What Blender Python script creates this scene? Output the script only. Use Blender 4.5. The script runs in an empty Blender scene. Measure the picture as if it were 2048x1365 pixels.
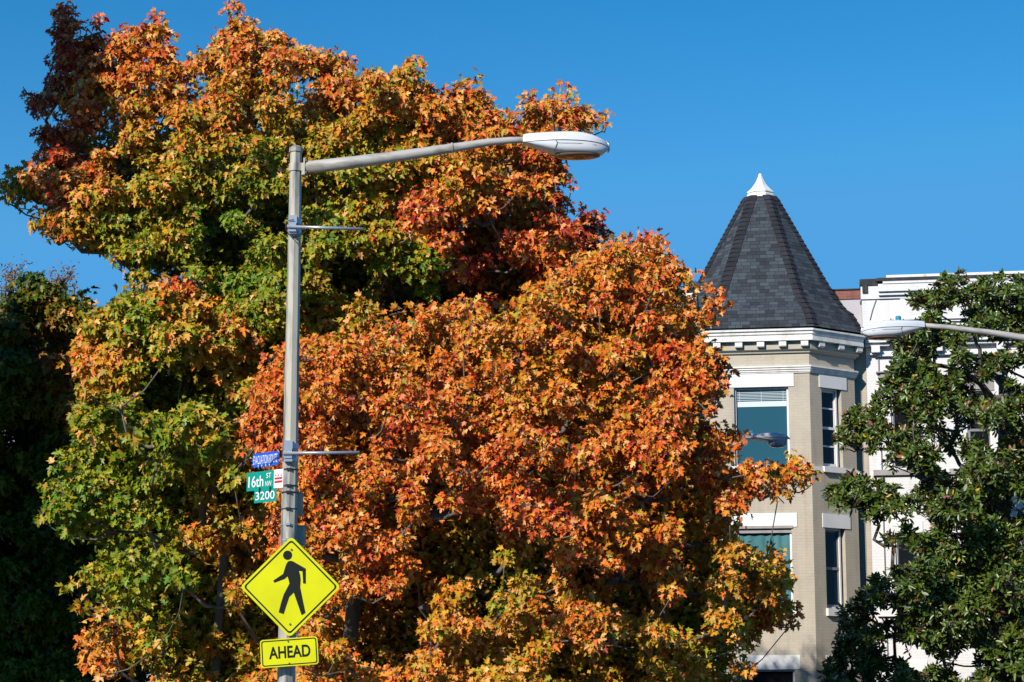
import bpy, math, random
import numpy as np
from mathutils import Vector, Matrix

random.seed(7)
RNG = np.random.default_rng(11)
S = bpy.context.scene
COL = S.collection

# ------------------------------------------------------------------ camera
CAM_H = 1.7
F_PX = 2048 * 75.0 / 36.0
PITCH = math.atan((1450 - 682.5) / F_PX)
CP, SP = math.cos(PITCH), math.sin(PITCH)
cd = bpy.data.cameras.new("camera")
cd.lens = 75.0; cd.sensor_width = 36.0; cd.clip_start = 0.3; cd.clip_end = 3000
cam = bpy.data.objects.new("camera", cd); COL.objects.link(cam)
cam.location = (0, 0, CAM_H); cam.rotation_euler = (math.pi / 2 + PITCH, 0, 0)
S.camera = cam

# ------------------------------------------------------------------ light
SUN_AZ, SUN_EL = 35.0, 31.0        # degrees left of the direction behind the camera; elevation
ts = Vector((-math.sin(math.radians(SUN_AZ)) * math.cos(math.radians(SUN_EL)),
             -math.cos(math.radians(SUN_AZ)) * math.cos(math.radians(SUN_EL)),
             math.sin(math.radians(SUN_EL))))
W = bpy.data.worlds.new("World"); S.world = W; W.use_nodes = True
nt = W.node_tree; nt.nodes.clear()
sky = nt.nodes.new("ShaderNodeTexSky"); sky.sky_type = 'NISHITA'; sky.sun_disc = False
sky.sun_elevation = math.radians(SUN_EL)
sky.sun_rotation = math.atan2(ts.x, ts.y)
sky.air_density = 1.0; sky.dust_density = 0.15; sky.ozone_density = 3.0; sky.altitude = 60
hs = nt.nodes.new("ShaderNodeHueSaturation"); hs.inputs["Saturation"].default_value = 1.42; hs.inputs["Hue"].default_value = 0.497
bg = nt.nodes.new("ShaderNodeBackground"); bg.inputs["Strength"].default_value = 0.124
wo = nt.nodes.new("ShaderNodeOutputWorld")
cap = nt.nodes.new("ShaderNodeMix"); cap.data_type = 'RGBA'; cap.blend_type = 'DARKEN'; cap.inputs["Factor"].default_value = 1.0
cap.inputs[7].default_value = (0.080 / 0.124, 0.345 / 0.124, 0.72 / 0.124, 1)        # keeps the glare round the sun from lifting every shadow
nt.links.new(sky.outputs[0], hs.inputs["Color"]); nt.links.new(hs.outputs[0], cap.inputs[6]); nt.links.new(cap.outputs[2], bg.inputs[0]); nt.links.new(bg.outputs[0], wo.inputs[0])
sl = bpy.data.lights.new("sun", 'SUN'); sl.energy = 5.0; sl.angle = math.radians(0.53); sl.color = (1.0, 0.93, 0.82)
so = bpy.data.objects.new("sun", sl); COL.objects.link(so)
so.rotation_euler = ts.to_track_quat('Z', 'Y').to_euler(); so.location = (-20, -20, 40)
S.view_settings.view_transform = 'Standard'; S.view_settings.look = 'None'
S.view_settings.exposure = 0.1; S.view_settings.gamma = 1.0
S.cycles.max_bounces = 6; S.cycles.diffuse_bounces = 1; S.cycles.glossy_bounces = 2
S.cycles.transmission_bounces = 3; S.cycles.transparent_max_bounces = 4
S.cycles.use_denoising = True

# ------------------------------------------------------------------ helpers
def ray(px, py):
    cx, cy = (px - 1024) / F_PX, (682.5 - py) / F_PX
    return Vector((cx, CP - cy * SP, cy * CP + SP))
def at(px, py, Y):
    d = ray(px, py); t = Y / d.y
    return Vector((d.x * t, Y, CAM_H + d.z * t))
def at_np(px, py, Y):
    cx, cy = (px - 1024) / F_PX, (682.5 - py) / F_PX
    dy = CP - cy * SP; dz = cy * CP + SP; t = Y / dy
    return np.stack([cx * t, Y * np.ones_like(t), CAM_H + dz * t], -1)

def proj(p):
    v = Vector(p) - Vector((0, 0, CAM_H)); f = v.y * CP + v.z * SP; u = -v.y * SP + v.z * CP
    return 1024 + F_PX * v.x / f, 682.5 - F_PX * u / f
class Frame:
    """vertical local frame: origin o, x axis along the wall, y into the wall"""
    def __init__(s, o, ang):
        s.o = Vector(o); s.ang = ang
        s.x = Vector((math.cos(ang), math.sin(ang), 0)); s.y = Vector((-math.sin(ang), math.cos(ang), 0))
    def hit(s, px, py, yl=0.0):
        d = ray(px, py); c = Vector((0, 0, CAM_H))
        t = (yl - (c - s.o).dot(s.y)) / d.dot(s.y)
        p = c + d * t - s.o
        return p.dot(s.x), p.z

def mat(name, col=(.5, .5, .5), rough=.6, metal=0.0, spec=.5, **k):
    m = bpy.data.materials.new(name); m.use_nodes = True
    b = m.node_tree.nodes["Principled BSDF"]
    b.inputs["Base Color"].default_value = (*col, 1); b.inputs["Roughness"].default_value = rough
    b.inputs["Metallic"].default_value = metal; b.inputs["Specular IOR Level"].default_value = spec
    return m
def P(m): return m.node_tree.nodes["Principled BSDF"]
def N(m, t): return m.node_tree.nodes.new(t)
def L(m, a, b): m.node_tree.links.new(a, b)

def worn(name, col, col2, scale=4.0, rough=.6, bump=.0, metal=0.0, thr=(.4, .7), stretch=(1, 1, 1), spec=.5):
    m = mat(name, col, rough, metal, spec)
    tc = N(m, "ShaderNodeTexCoord"); mp = N(m, "ShaderNodeMapping"); mp.inputs["Scale"].default_value = stretch
    n = N(m, "ShaderNodeTexNoise"); n.inputs["Scale"].default_value = scale; n.inputs["Detail"].default_value = 6
    r = N(m, "ShaderNodeValToRGB")
    r.color_ramp.elements[0].position = thr[0]; r.color_ramp.elements[0].color = (*col, 1)
    r.color_ramp.elements[1].position = thr[1]; r.color_ramp.elements[1].color = (*col2, 1)
    L(m, tc.outputs["Object"], mp.inputs[0]); L(m, mp.outputs[0], n.inputs["Vector"])
    L(m, n.outputs["Fac"], r.inputs[0]); L(m, r.outputs[0], P(m).inputs["Base Color"])
    if bump:
        bp = N(m, "ShaderNodeBump"); bp.inputs["Strength"].default_value = bump; bp.inputs["Distance"].default_value = .02
        L(m, n.outputs["Fac"], bp.inputs["Height"]); L(m, bp.outputs[0], P(m).inputs["Normal"])
    return m

def brick(name, c1, c2, mortar, w=.21, h=.067, gap=.007, bump=.35, rough=.7, noise=.12):
    m = mat(name, c1, rough)
    uv = N(m, "ShaderNodeUVMap"); t = N(m, "ShaderNodeTexBrick")
    t.inputs["Scale"].default_value = 1.0; t.inputs["Brick Width"].default_value = w
    t.inputs["Row Height"].default_value = h; t.inputs["Mortar Size"].default_value = gap
    t.inputs["Mortar Smooth"].default_value = .3
    t.inputs["Color1"].default_value = (*c1, 1); t.inputs["Color2"].default_value = (*c2, 1); t.inputs["Mortar"].default_value = (*mortar, 1)
    n = N(m, "ShaderNodeTexNoise"); n.inputs["Scale"].default_value = 1.3; n.inputs["Detail"].default_value = 8
    n.inputs["Roughness"].default_value = .7
    mx = N(m, "ShaderNodeMix"); mx.data_type = 'RGBA'; mx.blend_type = 'MULTIPLY'; mx.inputs["Factor"].default_value = 1
    rr = N(m, "ShaderNodeValToRGB"); rr.color_ramp.elements[0].position = .25; rr.color_ramp.elements[1].position = .7
    rr.color_ramp.elements[0].color = (1 - noise * 2,) * 3 + (1,); rr.color_ramp.elements[1].color = (1, 1, 1, 1)
    L(m, uv.outputs[0], t.inputs["Vector"]); L(m, uv.outputs[0], n.inputs["Vector"])
    L(m, n.outputs["Fac"], rr.inputs[0]); L(m, t.outputs["Color"], mx.inputs[6]); L(m, rr.outputs[0], mx.inputs[7])
    mp = N(m, "ShaderNodeMapping"); mp.inputs["Scale"].default_value = (2.6, .22, 1); L(m, uv.outputs[0], mp.inputs[0])
    n2 = N(m, "ShaderNodeTexNoise"); n2.inputs["Scale"].default_value = 2.2; n2.inputs["Detail"].default_value = 7; L(m, mp.outputs[0], n2.inputs["Vector"])
    r2 = N(m, "ShaderNodeValToRGB"); r2.color_ramp.elements[0].position = .28; r2.color_ramp.elements[1].position = .48
    r2.color_ramp.elements[0].color = (1 - noise * 1.5, 1 - noise * 1.65, 1 - noise * 1.8, 1); r2.color_ramp.elements[1].color = (1, 1, 1, 1)
    m2 = N(m, "ShaderNodeMix"); m2.data_type = 'RGBA'; m2.blend_type = 'MULTIPLY'; m2.inputs["Factor"].default_value = 1
    L(m, n2.outputs["Fac"], r2.inputs[0]); L(m, mx.outputs[2], m2.inputs[6]); L(m, r2.outputs[0], m2.inputs[7])
    L(m, m2.outputs[2], P(m).inputs["Base Color"])
    bp = N(m, "ShaderNodeBump"); bp.inputs["Strength"].default_value = bump; bp.inputs["Distance"].default_value = .01; bp.invert = True
    L(m, t.outputs["Fac"], bp.inputs["Height"]); L(m, bp.outputs[0], P(m).inputs["Normal"])
    return m

class MB:
    def __init__(s): s.v = []; s.f = []; s.uv = []; s.sm = []
    def face(s, pts, uv=None, smooth=False):
        i = len(s.v); s.v += [tuple(p) for p in pts]; s.f.append(list(range(i, i + len(pts))))
        s.uv.append(uv if uv else [(0, 0)] * len(pts)); s.sm.append(smooth)
    def box(s, x0, x1, y0, y1, z0, z1, M=None):
        c = [Vector((x, y, z)) for z in (z0, z1) for y in (y0, y1) for x in (x0, x1)]
        q = [(0, 2, 3, 1), (4, 5, 7, 6), (0, 1, 5, 4), (2, 6, 7, 3), (0, 4, 6, 2), (1, 3, 7, 5)]
        for k in q:
            pts = [c[i] for i in k]
            uv = []
            n = (pts[1] - pts[0]).cross(pts[2] - pts[1])
            for p in pts:
                if abs(n.z) > .5 * n.length: uv.append((p.x, p.y))
                elif abs(n.x) > .5 * n.length: uv.append((p.y, p.z))
                else: uv.append((p.x, p.z))
            if M is not None: pts = [M @ p for p in pts]
            s.face(pts, uv)
        return s
    def rings(s, rs, closed=True, cap0=False, cap1=False, smooth=True):
        """rs: list of rings (lists of points) sharing vertices"""
        i0 = len(s.v); n = len(rs[0])
        for r in rs: s.v += [tuple(p) for p in r]
        for a in range(len(rs) - 1):
            for b in range(n if closed else n - 1):
                c = (b + 1) % n
                s.f.append([i0 + a * n + b, i0 + a * n + c, i0 + (a + 1) * n + c, i0 + (a + 1) * n + b])
                s.uv.append([(b / n, a), ((b + 1) / n, a), ((b + 1) / n, a + 1), (b / n, a + 1)]); s.sm.append(smooth)
        if cap0: s.f.append([i0 + k for k in range(n)][::-1]); s.uv.append([(0, 0)] * n); s.sm.append(False)
        if cap1:
            j = i0 + (len(rs) - 1) * n
            s.f.append([j + k for k in range(n)]); s.uv.append([(0, 0)] * n); s.sm.append(False)
        return s
    def tube(s, pts, rad, n=8, cap=True, smooth=True):
        pts = [Vector(p) for p in pts]
        if not isinstance(rad, (list, tuple)): rad = [rad] * len(pts)
        rs = []; ref = None
        for i, p in enumerate(pts):
            d = (pts[min(i + 1, len(pts) - 1)] - pts[max(i - 1, 0)]).normalized()
            if ref is None:
                ref = Vector((0, 0, 1)) if abs(d.z) < .9 else Vector((0, 1, 0))
            a = ref - d * ref.dot(d)
            a.normalize(); b = d.cross(a); ref = a
            rs.append([p + (a * math.cos(2 * math.pi * k / n) + b * math.sin(2 * math.pi * k / n)) * rad[i] for k in range(n)])
        return s.rings(rs, True, cap, cap, smooth)
    def prism(s, poly, o, ax, az, n, t):
        """2-D polygon lifted to plane (o, ax, az), thickness t along -n from the front"""
        fr = [o + ax * x + az * z for x, z in poly]; bk = [p - n * t for p in fr]
        s.face(fr, [(x, z) for x, z in poly]); s.face(bk[::-1])
        for i in range(len(fr)):
            j = (i + 1) % len(fr); s.face([fr[j], fr[i], bk[i], bk[j]])
        return s
    def build(s, name, m, parent=None):
        me = bpy.data.meshes.new(name); me.from_pydata(s.v, [], s.f)
        ul = me.uv_layers.new(name="UVMap")
        ul.data.foreach_set("uv", np.array([c for f in s.uv for c in f], dtype=np.float32).ravel())
        me.polygons.foreach_set("use_smooth", s.sm)
        me.materials.append(m); me.update()
        o = bpy.data.objects.new(name, me); COL.objects.link(o)
        if parent is not None: o.parent = parent
        return o

def thing(name, label, cat, loc=(0, 0, 0), rz=0.0, group=None):
    o = bpy.data.objects.new(name, None); COL.objects.link(o)
    o.location = loc; o.rotation_euler = (0, 0, rz); o.empty_display_size = .3
    o["label"] = label; o["category"] = cat
    if group: o["group"] = group
    return o
def struct(o, kind="structure"): o["kind"] = kind; return o

# ------------------------------------------------------------------ materials
TAN = (.55, .485, .39)
M_tan = brick("painted tan brick", TAN, tuple(c * .95 for c in TAN), tuple(c * .86 for c in TAN), bump=.14, noise=.10)
M_white_brick = brick("painted white brick", (.80, .79, .80), (.78, .77, .79), (.70, .69, .71), bump=.14, noise=.07)
M_red_brick = brick("red brick", (.30, .085, .055), (.24, .06, .045), (.22, .16, .13))
M_trim = worn("white painted trim", (.80, .79, .76), (.50, .48, .43), 4.0, .55, thr=(.47, .82), stretch=(1, 1, .5))
M_lintel = worn("white stone paint", (.80, .79, .79), (.72, .71, .71), 2.0, .6, thr=(.5, .8))
M_soffit = mat("tan trim paint", (.45, .42, .35), .6)
M_grey_trim = worn("grey stone trim", (.36, .335, .33), (.28, .26, .26), 6, .7)
M_coping = worn("black tar coping", (.02, .02, .022), (.05, .05, .055), 8, .8)
M_coping_w = worn("white coping with rust", (.75, .74, .73), (.45, .25, .15), 6, .6, thr=(.62, .75))
M_frame = mat("window frame paint", (.78, .78, .80), .4)
M_sash = mat("dark sash", (.22, .22, .24), .4)
M_curtain = worn("teal curtain", (.06, .20, .22), (.04, .15, .17), 3, .8)
M_blind = mat("white blinds", (.62, .72, .76), .5)
M_room = mat("dark room", (.012, .014, .016), .8)

def glass(name, base, rough=.06):
    m = mat(name, base, rough, 0, .7); return m
M_glass_teal = glass("teal window glass", (.022, .088, .122))
M_glass_dark = glass("dark window glass", (.010, .013, .017), .04); P(M_glass_dark).inputs["Specular IOR Level"].default_value = .22
def shingles():
    m = mat("slate grey shingles", (.05, .05, .055), .85, 0, .25)
    uv = N(m, "ShaderNodeUVMap"); t = N(m, "ShaderNodeTexBrick")
    t.inputs["Scale"].default_value = 1; t.inputs["Brick Width"].default_value = .22; t.inputs["Row Height"].default_value = .106
    t.inputs["Mortar Size"].default_value = .005; t.inputs["Bias"].default_value = .1; t.inputs["Mortar Smooth"].default_value = .4
    t.offset_frequency = 2; t.offset = .37; t.squash = .75; t.squash_frequency = 3
    t.inputs["Color1"].default_value = (.021, .023, .031, 1); t.inputs["Color2"].default_value = (.060, .077, .092, 1)
    t.inputs["Mortar"].default_value = (.016, .016, .02, 1)
    n = N(m, "ShaderNodeTexNoise"); n.inputs["Scale"].default_value = 40; n.inputs["Detail"].default_value = 3
    mx = N(m, "ShaderNodeMix"); mx.data_type = 'RGBA'; mx.blend_type = 'OVERLAY'; mx.inputs["Factor"].default_value = .45
    L(m, uv.outputs[0], t.inputs["Vector"]); L(m, uv.outputs[0], n.inputs["Vector"])
    L(m, t.outputs["Color"], mx.inputs[6]); L(m, n.outputs["Fac"], mx.inputs[7]); L(m, mx.outputs[2], P(m).inputs["Base Color"])
    bp = N(m, "ShaderNodeBump"); bp.inputs["Strength"].default_value = .6; bp.inputs["Distance"].default_value = .012; bp.invert = True
    L(m, t.outputs["Fac"], bp.inputs["Height"]); L(m, bp.outputs[0], P(m).inputs["Normal"])
    return m
M_shingle = shingles()
M_hip = worn("charcoal hip shingles", (.020, .0205, .027), (.030, .030, .038), 2.2, .85, spec=.25, thr=(.42, .6))
M_bark = worn("grey maple bark", (.16, .14, .125), (.07, .06, .055), 7, .85, .5, stretch=(1, 1, .25))
M_bark_mag = worn("grey magnolia bark", (.16, .135, .115), (.07, .06, .05), 7, .85, .4)
M_galv = worn("weathered aluminium", (.45, .42, .345), (.13, .145, .155), 10, .55, metal=.0, thr=(.45, .66), stretch=(1, 1, .16), spec=.5)
M_arm = worn("weathered galvanised steel", (.41, .395, .37), (.15, .13, .115), 9, .55, thr=(.48, .72), stretch=(.35, 1, 1))
M_lampgrey = mat("lamp grey paint", (.62, .65, .70), .35)
M_lampwhite = mat("pale grey lamp paint", (.66, .68, .72), .32)
M_steel = mat("banner rod steel", (.36, .40, .47), .35, .4)
M_strap = mat("black steel strap", (.035, .035, .04), .35, .5)
M_strap_l = mat("bright steel strap", (.45, .46, .5), .3, .6)
M_black = mat("black rubber", (.02, .02, .022), .5)
M_lens = mat("lamp lens", (.16, .10, .07), .08)
M_bowl = mat("clear refractor bowl", (.22, .27, .38), .12)
M_bluecell = mat("blue photocell", (.01, .25, .36), .35)
M_yellow = worn("fluorescent yellow green sheeting", (.66, .66, .003), (.56, .57, .004), 2.5, .45, spec=.2)
M_signblack = mat("sign black", (.010, .012, .012), .6, 0, .15)
M_green = mat("sign green", (.005, .27, .20), .35)
M_blue = mat("sign blue", (.008, .10, .60), .35)
M_signwhite = mat("sign white", (.82, .82, .82), .35)
M_signred = mat("sign red", (.62, .012, .02), .35)
M_bolt = mat("bolt", (.12, .12, .12), .4, .6)
M_ground = worn("lawn", (.05, .07, .02), (.09, .08, .03), .8, .95, .3)
M_road = worn("asphalt", (.05, .05, .052), (.065, .064, .062), 3, .9)
M_walk = worn("concrete", (.36, .34, .31), (.28, .27, .25), 1.5, .85)

def leaf_material(name, transl=.28, rough=.42, spec=.5, back=None):
    m = mat(name, (.3, .2, .05), rough, 0, spec)
    a = N(m, "ShaderNodeAttribute"); a.attribute_name = "leafcol"; a.attribute_type = 'GEOMETRY'
    colout = a.outputs["Color"]
    if back:
        g = N(m, "ShaderNodeNewGeometry"); mx = N(m, "ShaderNodeMix"); mx.data_type = 'RGBA'
        mx.inputs[6].default_value = (*back, 1)
        L(m, g.outputs["Backfacing"], mx.inputs["Factor"]); L(m, colout, mx.inputs[7]); colout = mx.outputs[2]
    L(m, colout, P(m).inputs["Base Color"])
    tr = N(m, "ShaderNodeBsdfTranslucent"); L(m, colout, tr.inputs["Color"])
    ms = N(m, "ShaderNodeMixShader"); ms.inputs[0].default_value = transl
    L(m, P(m).outputs[0], ms.inputs[1]); L(m, tr.outputs[0], ms.inputs[2])
    L(m, ms.outputs[0], m.node_tree.nodes["Material Output"].inputs["Surface"])
    return m
M_maple = leaf_material("maple leaf", .16, .46, .32)
M_magleaf = leaf_material("magnolia leaf", .04, .36, .5, back=(.10, .055, .02))

# ------------------------------------------------------------------ foliage machinery
def inpoly(x, y, poly):
    x = np.asarray(x); y = np.asarray(y); r = np.zeros(x.shape, bool); n = len(poly)
    for i in range(n):
        x0, y0 = poly[i]; x1, y1 = poly[(i + 1) % n]
        c = ((y0 > y) != (y1 > y))
        with np.errstate(divide='ignore', invalid='ignore'):
            xi = (x1 - x0) * (y - y0) / (y1 - y0 + 1e-12) + x0
        r ^= c & (x < xi)
    return r
def dpoly(x, y, poly):
    d = np.full(np.shape(x), 1e9); n = len(poly)
    for i in range(n):
        a = np.array(poly[i], float); b = np.array(poly[(i + 1) % n], float); ab = b - a
        t = np.clip(((x - a[0]) * ab[0] + (y - a[1]) * ab[1]) / (ab @ ab + 1e-9), 0, 1)
        d = np.minimum(d, np.hypot(x - a[0] - t * ab[0], y - a[1] - t * ab[1]))
    return d
def unit(v): return v / (np.linalg.norm(v, axis=-1, keepdims=True) + 1e-9)

# half outline of a maple leaf (x across, y along)
MAPLE = np.array([(0, 0), (.20, -.02), (.46, .08), (.27, .25), (.40, .36), (.62, .64), (.34, .56), (.17, .58), (.24, .78), (0, 1.08)], float)
ELL = np.array([(0, 0), (.14, .22), (.20, .52), (.13, .82), (0, 1.0)], float)

def leaf_mesh(name, pos, nrm, tip, size, col, half, m, parent, curl=.25, fold=.35):
    n = len(pos); k = len(half)
    nrm = unit(nrm); tip = unit(tip - nrm * np.sum(tip * nrm, -1, keepdims=True)); bx = np.cross(tip, nrm)
    cu = (RNG.normal(curl, .28, n))[:, None]; fo = (RNG.normal(fold, .32, n))[:, None]
    hx, hy = half[:, 0][None], half[:, 1][None]
    z = fo * hx - cu * hy ** 2
    V = []
    for sgn in (1, -1):
        V.append(pos[:, None] + size[:, None, None] * (sgn * hx[..., None] * bx[:, None] + hy[..., None] * tip[:, None] + z[..., None] * nrm[:, None]))
    # mid-rib verts are shared: right half k verts, left half k-2 inner verts
    right = V[0]; left = V[1][:, 1:-1]
    A = np.concatenate([right, left], 1)              # n, 2k-2, 3
    nv = 2 * k - 2
    f1 = np.arange(k)[::-1]
    f2 = np.concatenate([[0], np.arange(k, 2 * k - 2), [k - 1]])
    base = (np.arange(n) * nv)[:, None]
    loops = np.concatenate([base + f1, base + f2], 1).ravel().astype(np.int32)
    me = bpy.data.meshes.new(name)
    me.vertices.add(n * nv); me.vertices.foreach_set("co", A.astype(np.float32).ravel())
    me.loops.add(len(loops)); me.loops.foreach_set("vertex_index", loops)
    me.polygons.add(2 * n); me.polygons.foreach_set("loop_start", (np.arange(2 * n) * k).astype(np.int32))
    me.update(calc_edges=True)
    ca = me.color_attributes.new("leafcol", 'FLOAT_COLOR', 'POINT')
    c4 = np.ones((n, nv, 4), np.float32); c4[..., :3] = col[:, None, :]
    ca.data.foreach_set("color", c4.ravel())
    me.materials.append(m); me.validate(); me.update()
    o = bpy.data.objects.new(name, me); COL.objects.link(o); o.parent = parent
    return o

PAL_H = [0, .15, .3, .42, .55, .68, .8, .9, 1.0]
PAL = np.array([(.095, .215, .010), (.165, .26, .010), (.30, .31, .013), (.44, .33, .018), (.66, .33, .022),
                (.79, .25, .020), (.76, .165, .018), (.70, .10, .016), (.40, .028, .014)])
def palette(h):
    h = np.clip(h, 0, 1)
    return np.stack([np.interp(h, PAL_H, PAL[:, i]) for i in range(3)], -1)
def huefield(x, y, ctrl):
    c = np.array(ctrl, float); d2 = (x[:, None] - c[:, 0]) ** 2 + (y[:, None] - c[:, 1]) ** 2
    w = 1 / (d2 + 900) ** 1.6
    return (w * c[:, 2]).sum(1) / w.sum(1)

def make_clumps(poly, holes, rmax, rmin, n_try=9000, seed=1, over=.72):
    rg = np.random.default_rng(seed)
    p = np.array(poly, float); lo, hi = p.min(0), p.max(0)
    out = []
    X = rg.uniform(lo[0], hi[0], n_try); Y = rg.uniform(lo[1], hi[1], n_try)
    ok = inpoly(X, Y, poly); X, Y = X[ok], Y[ok]; D = dpoly(X, Y, poly)
    R = np.minimum(rg.uniform(rmin * 1.2, rmax, len(X)), D + 4)
    keep = R > rmin; X, Y, R = X[keep], Y[keep], R[keep]
    o = np.argsort(-R + rg.normal(0, 5, len(R)))
    for i in o:
        x, y, r = X[i], Y[i], R[i]
        if any((x - a) ** 2 + (y - b) ** 2 < (q + r * .95) ** 2 for a, b, q in holes): continue
        if any((x - a) ** 2 + ((y - b) * 1.25) ** 2 < ((q + r) * over) ** 2 for a, b, q in out): continue
        out.append((x, y, r))
    return np.array(out)

def branch_mesh(targets, trunk, r_tip, m, parent, name="trunk", twigs=None, seed=3, wig=.12, expo=2.3, hubs=()):
    """pipe-model skeleton: grow a path from the nearest lower node to every target"""
    rg = random.Random(seed)
    nodes = [Vector(p) for p in trunk]; par = [-1] + list(range(len(trunk) - 1)); load = [0.0] * len(nodes)
    key = lambda i: min((Vector(targets[i]) - n).length for n in nodes[1:])
    targets = list(hubs) + list(targets); nh = len(hubs)
    for ti in sorted(range(nh), key=key) + sorted(range(nh, len(targets)), key=key):
        t = Vector(targets[ti]); best = None; bc = 1e9
        for k in range(1, len(nodes)):
            d = t - nodes[k]; c = d.length + max(0, -d.z) * 1.6 + (0.25 if k < len(trunk) else 0)
            if c < bc: bc = c; best = k
        s = nodes[best]; n = max(2, int((t - s).length / .45)); prev = best
        up = Vector((0, 0, 1)) * (t - s).length * .10
        for j in range(1, n + 1):
            u = j / n; q = s.lerp(t, u) - up * math.sin(math.pi * u) + Vector((rg.gauss(0, wig), rg.gauss(0, wig), rg.gauss(0, wig))) * (.5 if j < n else 0) * min(1, (t - s).length)
            nodes.append(q); par.append(prev); load.append(0.0); prev = len(nodes) - 1
        k = prev
        while k >= 0: load[k] += (1.0 if ti >= nh else .3); k = par[k]
    mb = MB()
    rad = [r_tip * max(l, 1) ** (1 / expo) for l in load]
    kids = {}
    for i, q in enumerate(par): kids.setdefault(q, []).append(i)
    # chains: follow the heaviest child
    starts = [0]
    while starts:
        i = starts.pop(); pts, rr = [], []
        if par[i] >= 0: pts.append(nodes[par[i]]); rr.append(min(rad[par[i]], rad[i] * 1.15))
        while True:
            pts.append(nodes[i]); rr.append(rad[i])
            ch = sorted(kids.get(i, []), key=lambda c: -load[c])
            if not ch: break
            starts += ch[1:]; i = ch[0]
        if len(pts) > 1: mb.tube(pts, rr, 9 if rr[0] > .05 else 6)
    if twigs is not None:
        for a, b in twigs: 
            mid = (Vector(a) + Vector(b)) * .5 + Vector((rg.gauss(0, .05), rg.gauss(0, .05), rg.gauss(0, .05)))
            mb.tube([a, mid, b], [.012, .008, .004], 4, False)
    return mb.build(name, m, parent)

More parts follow.
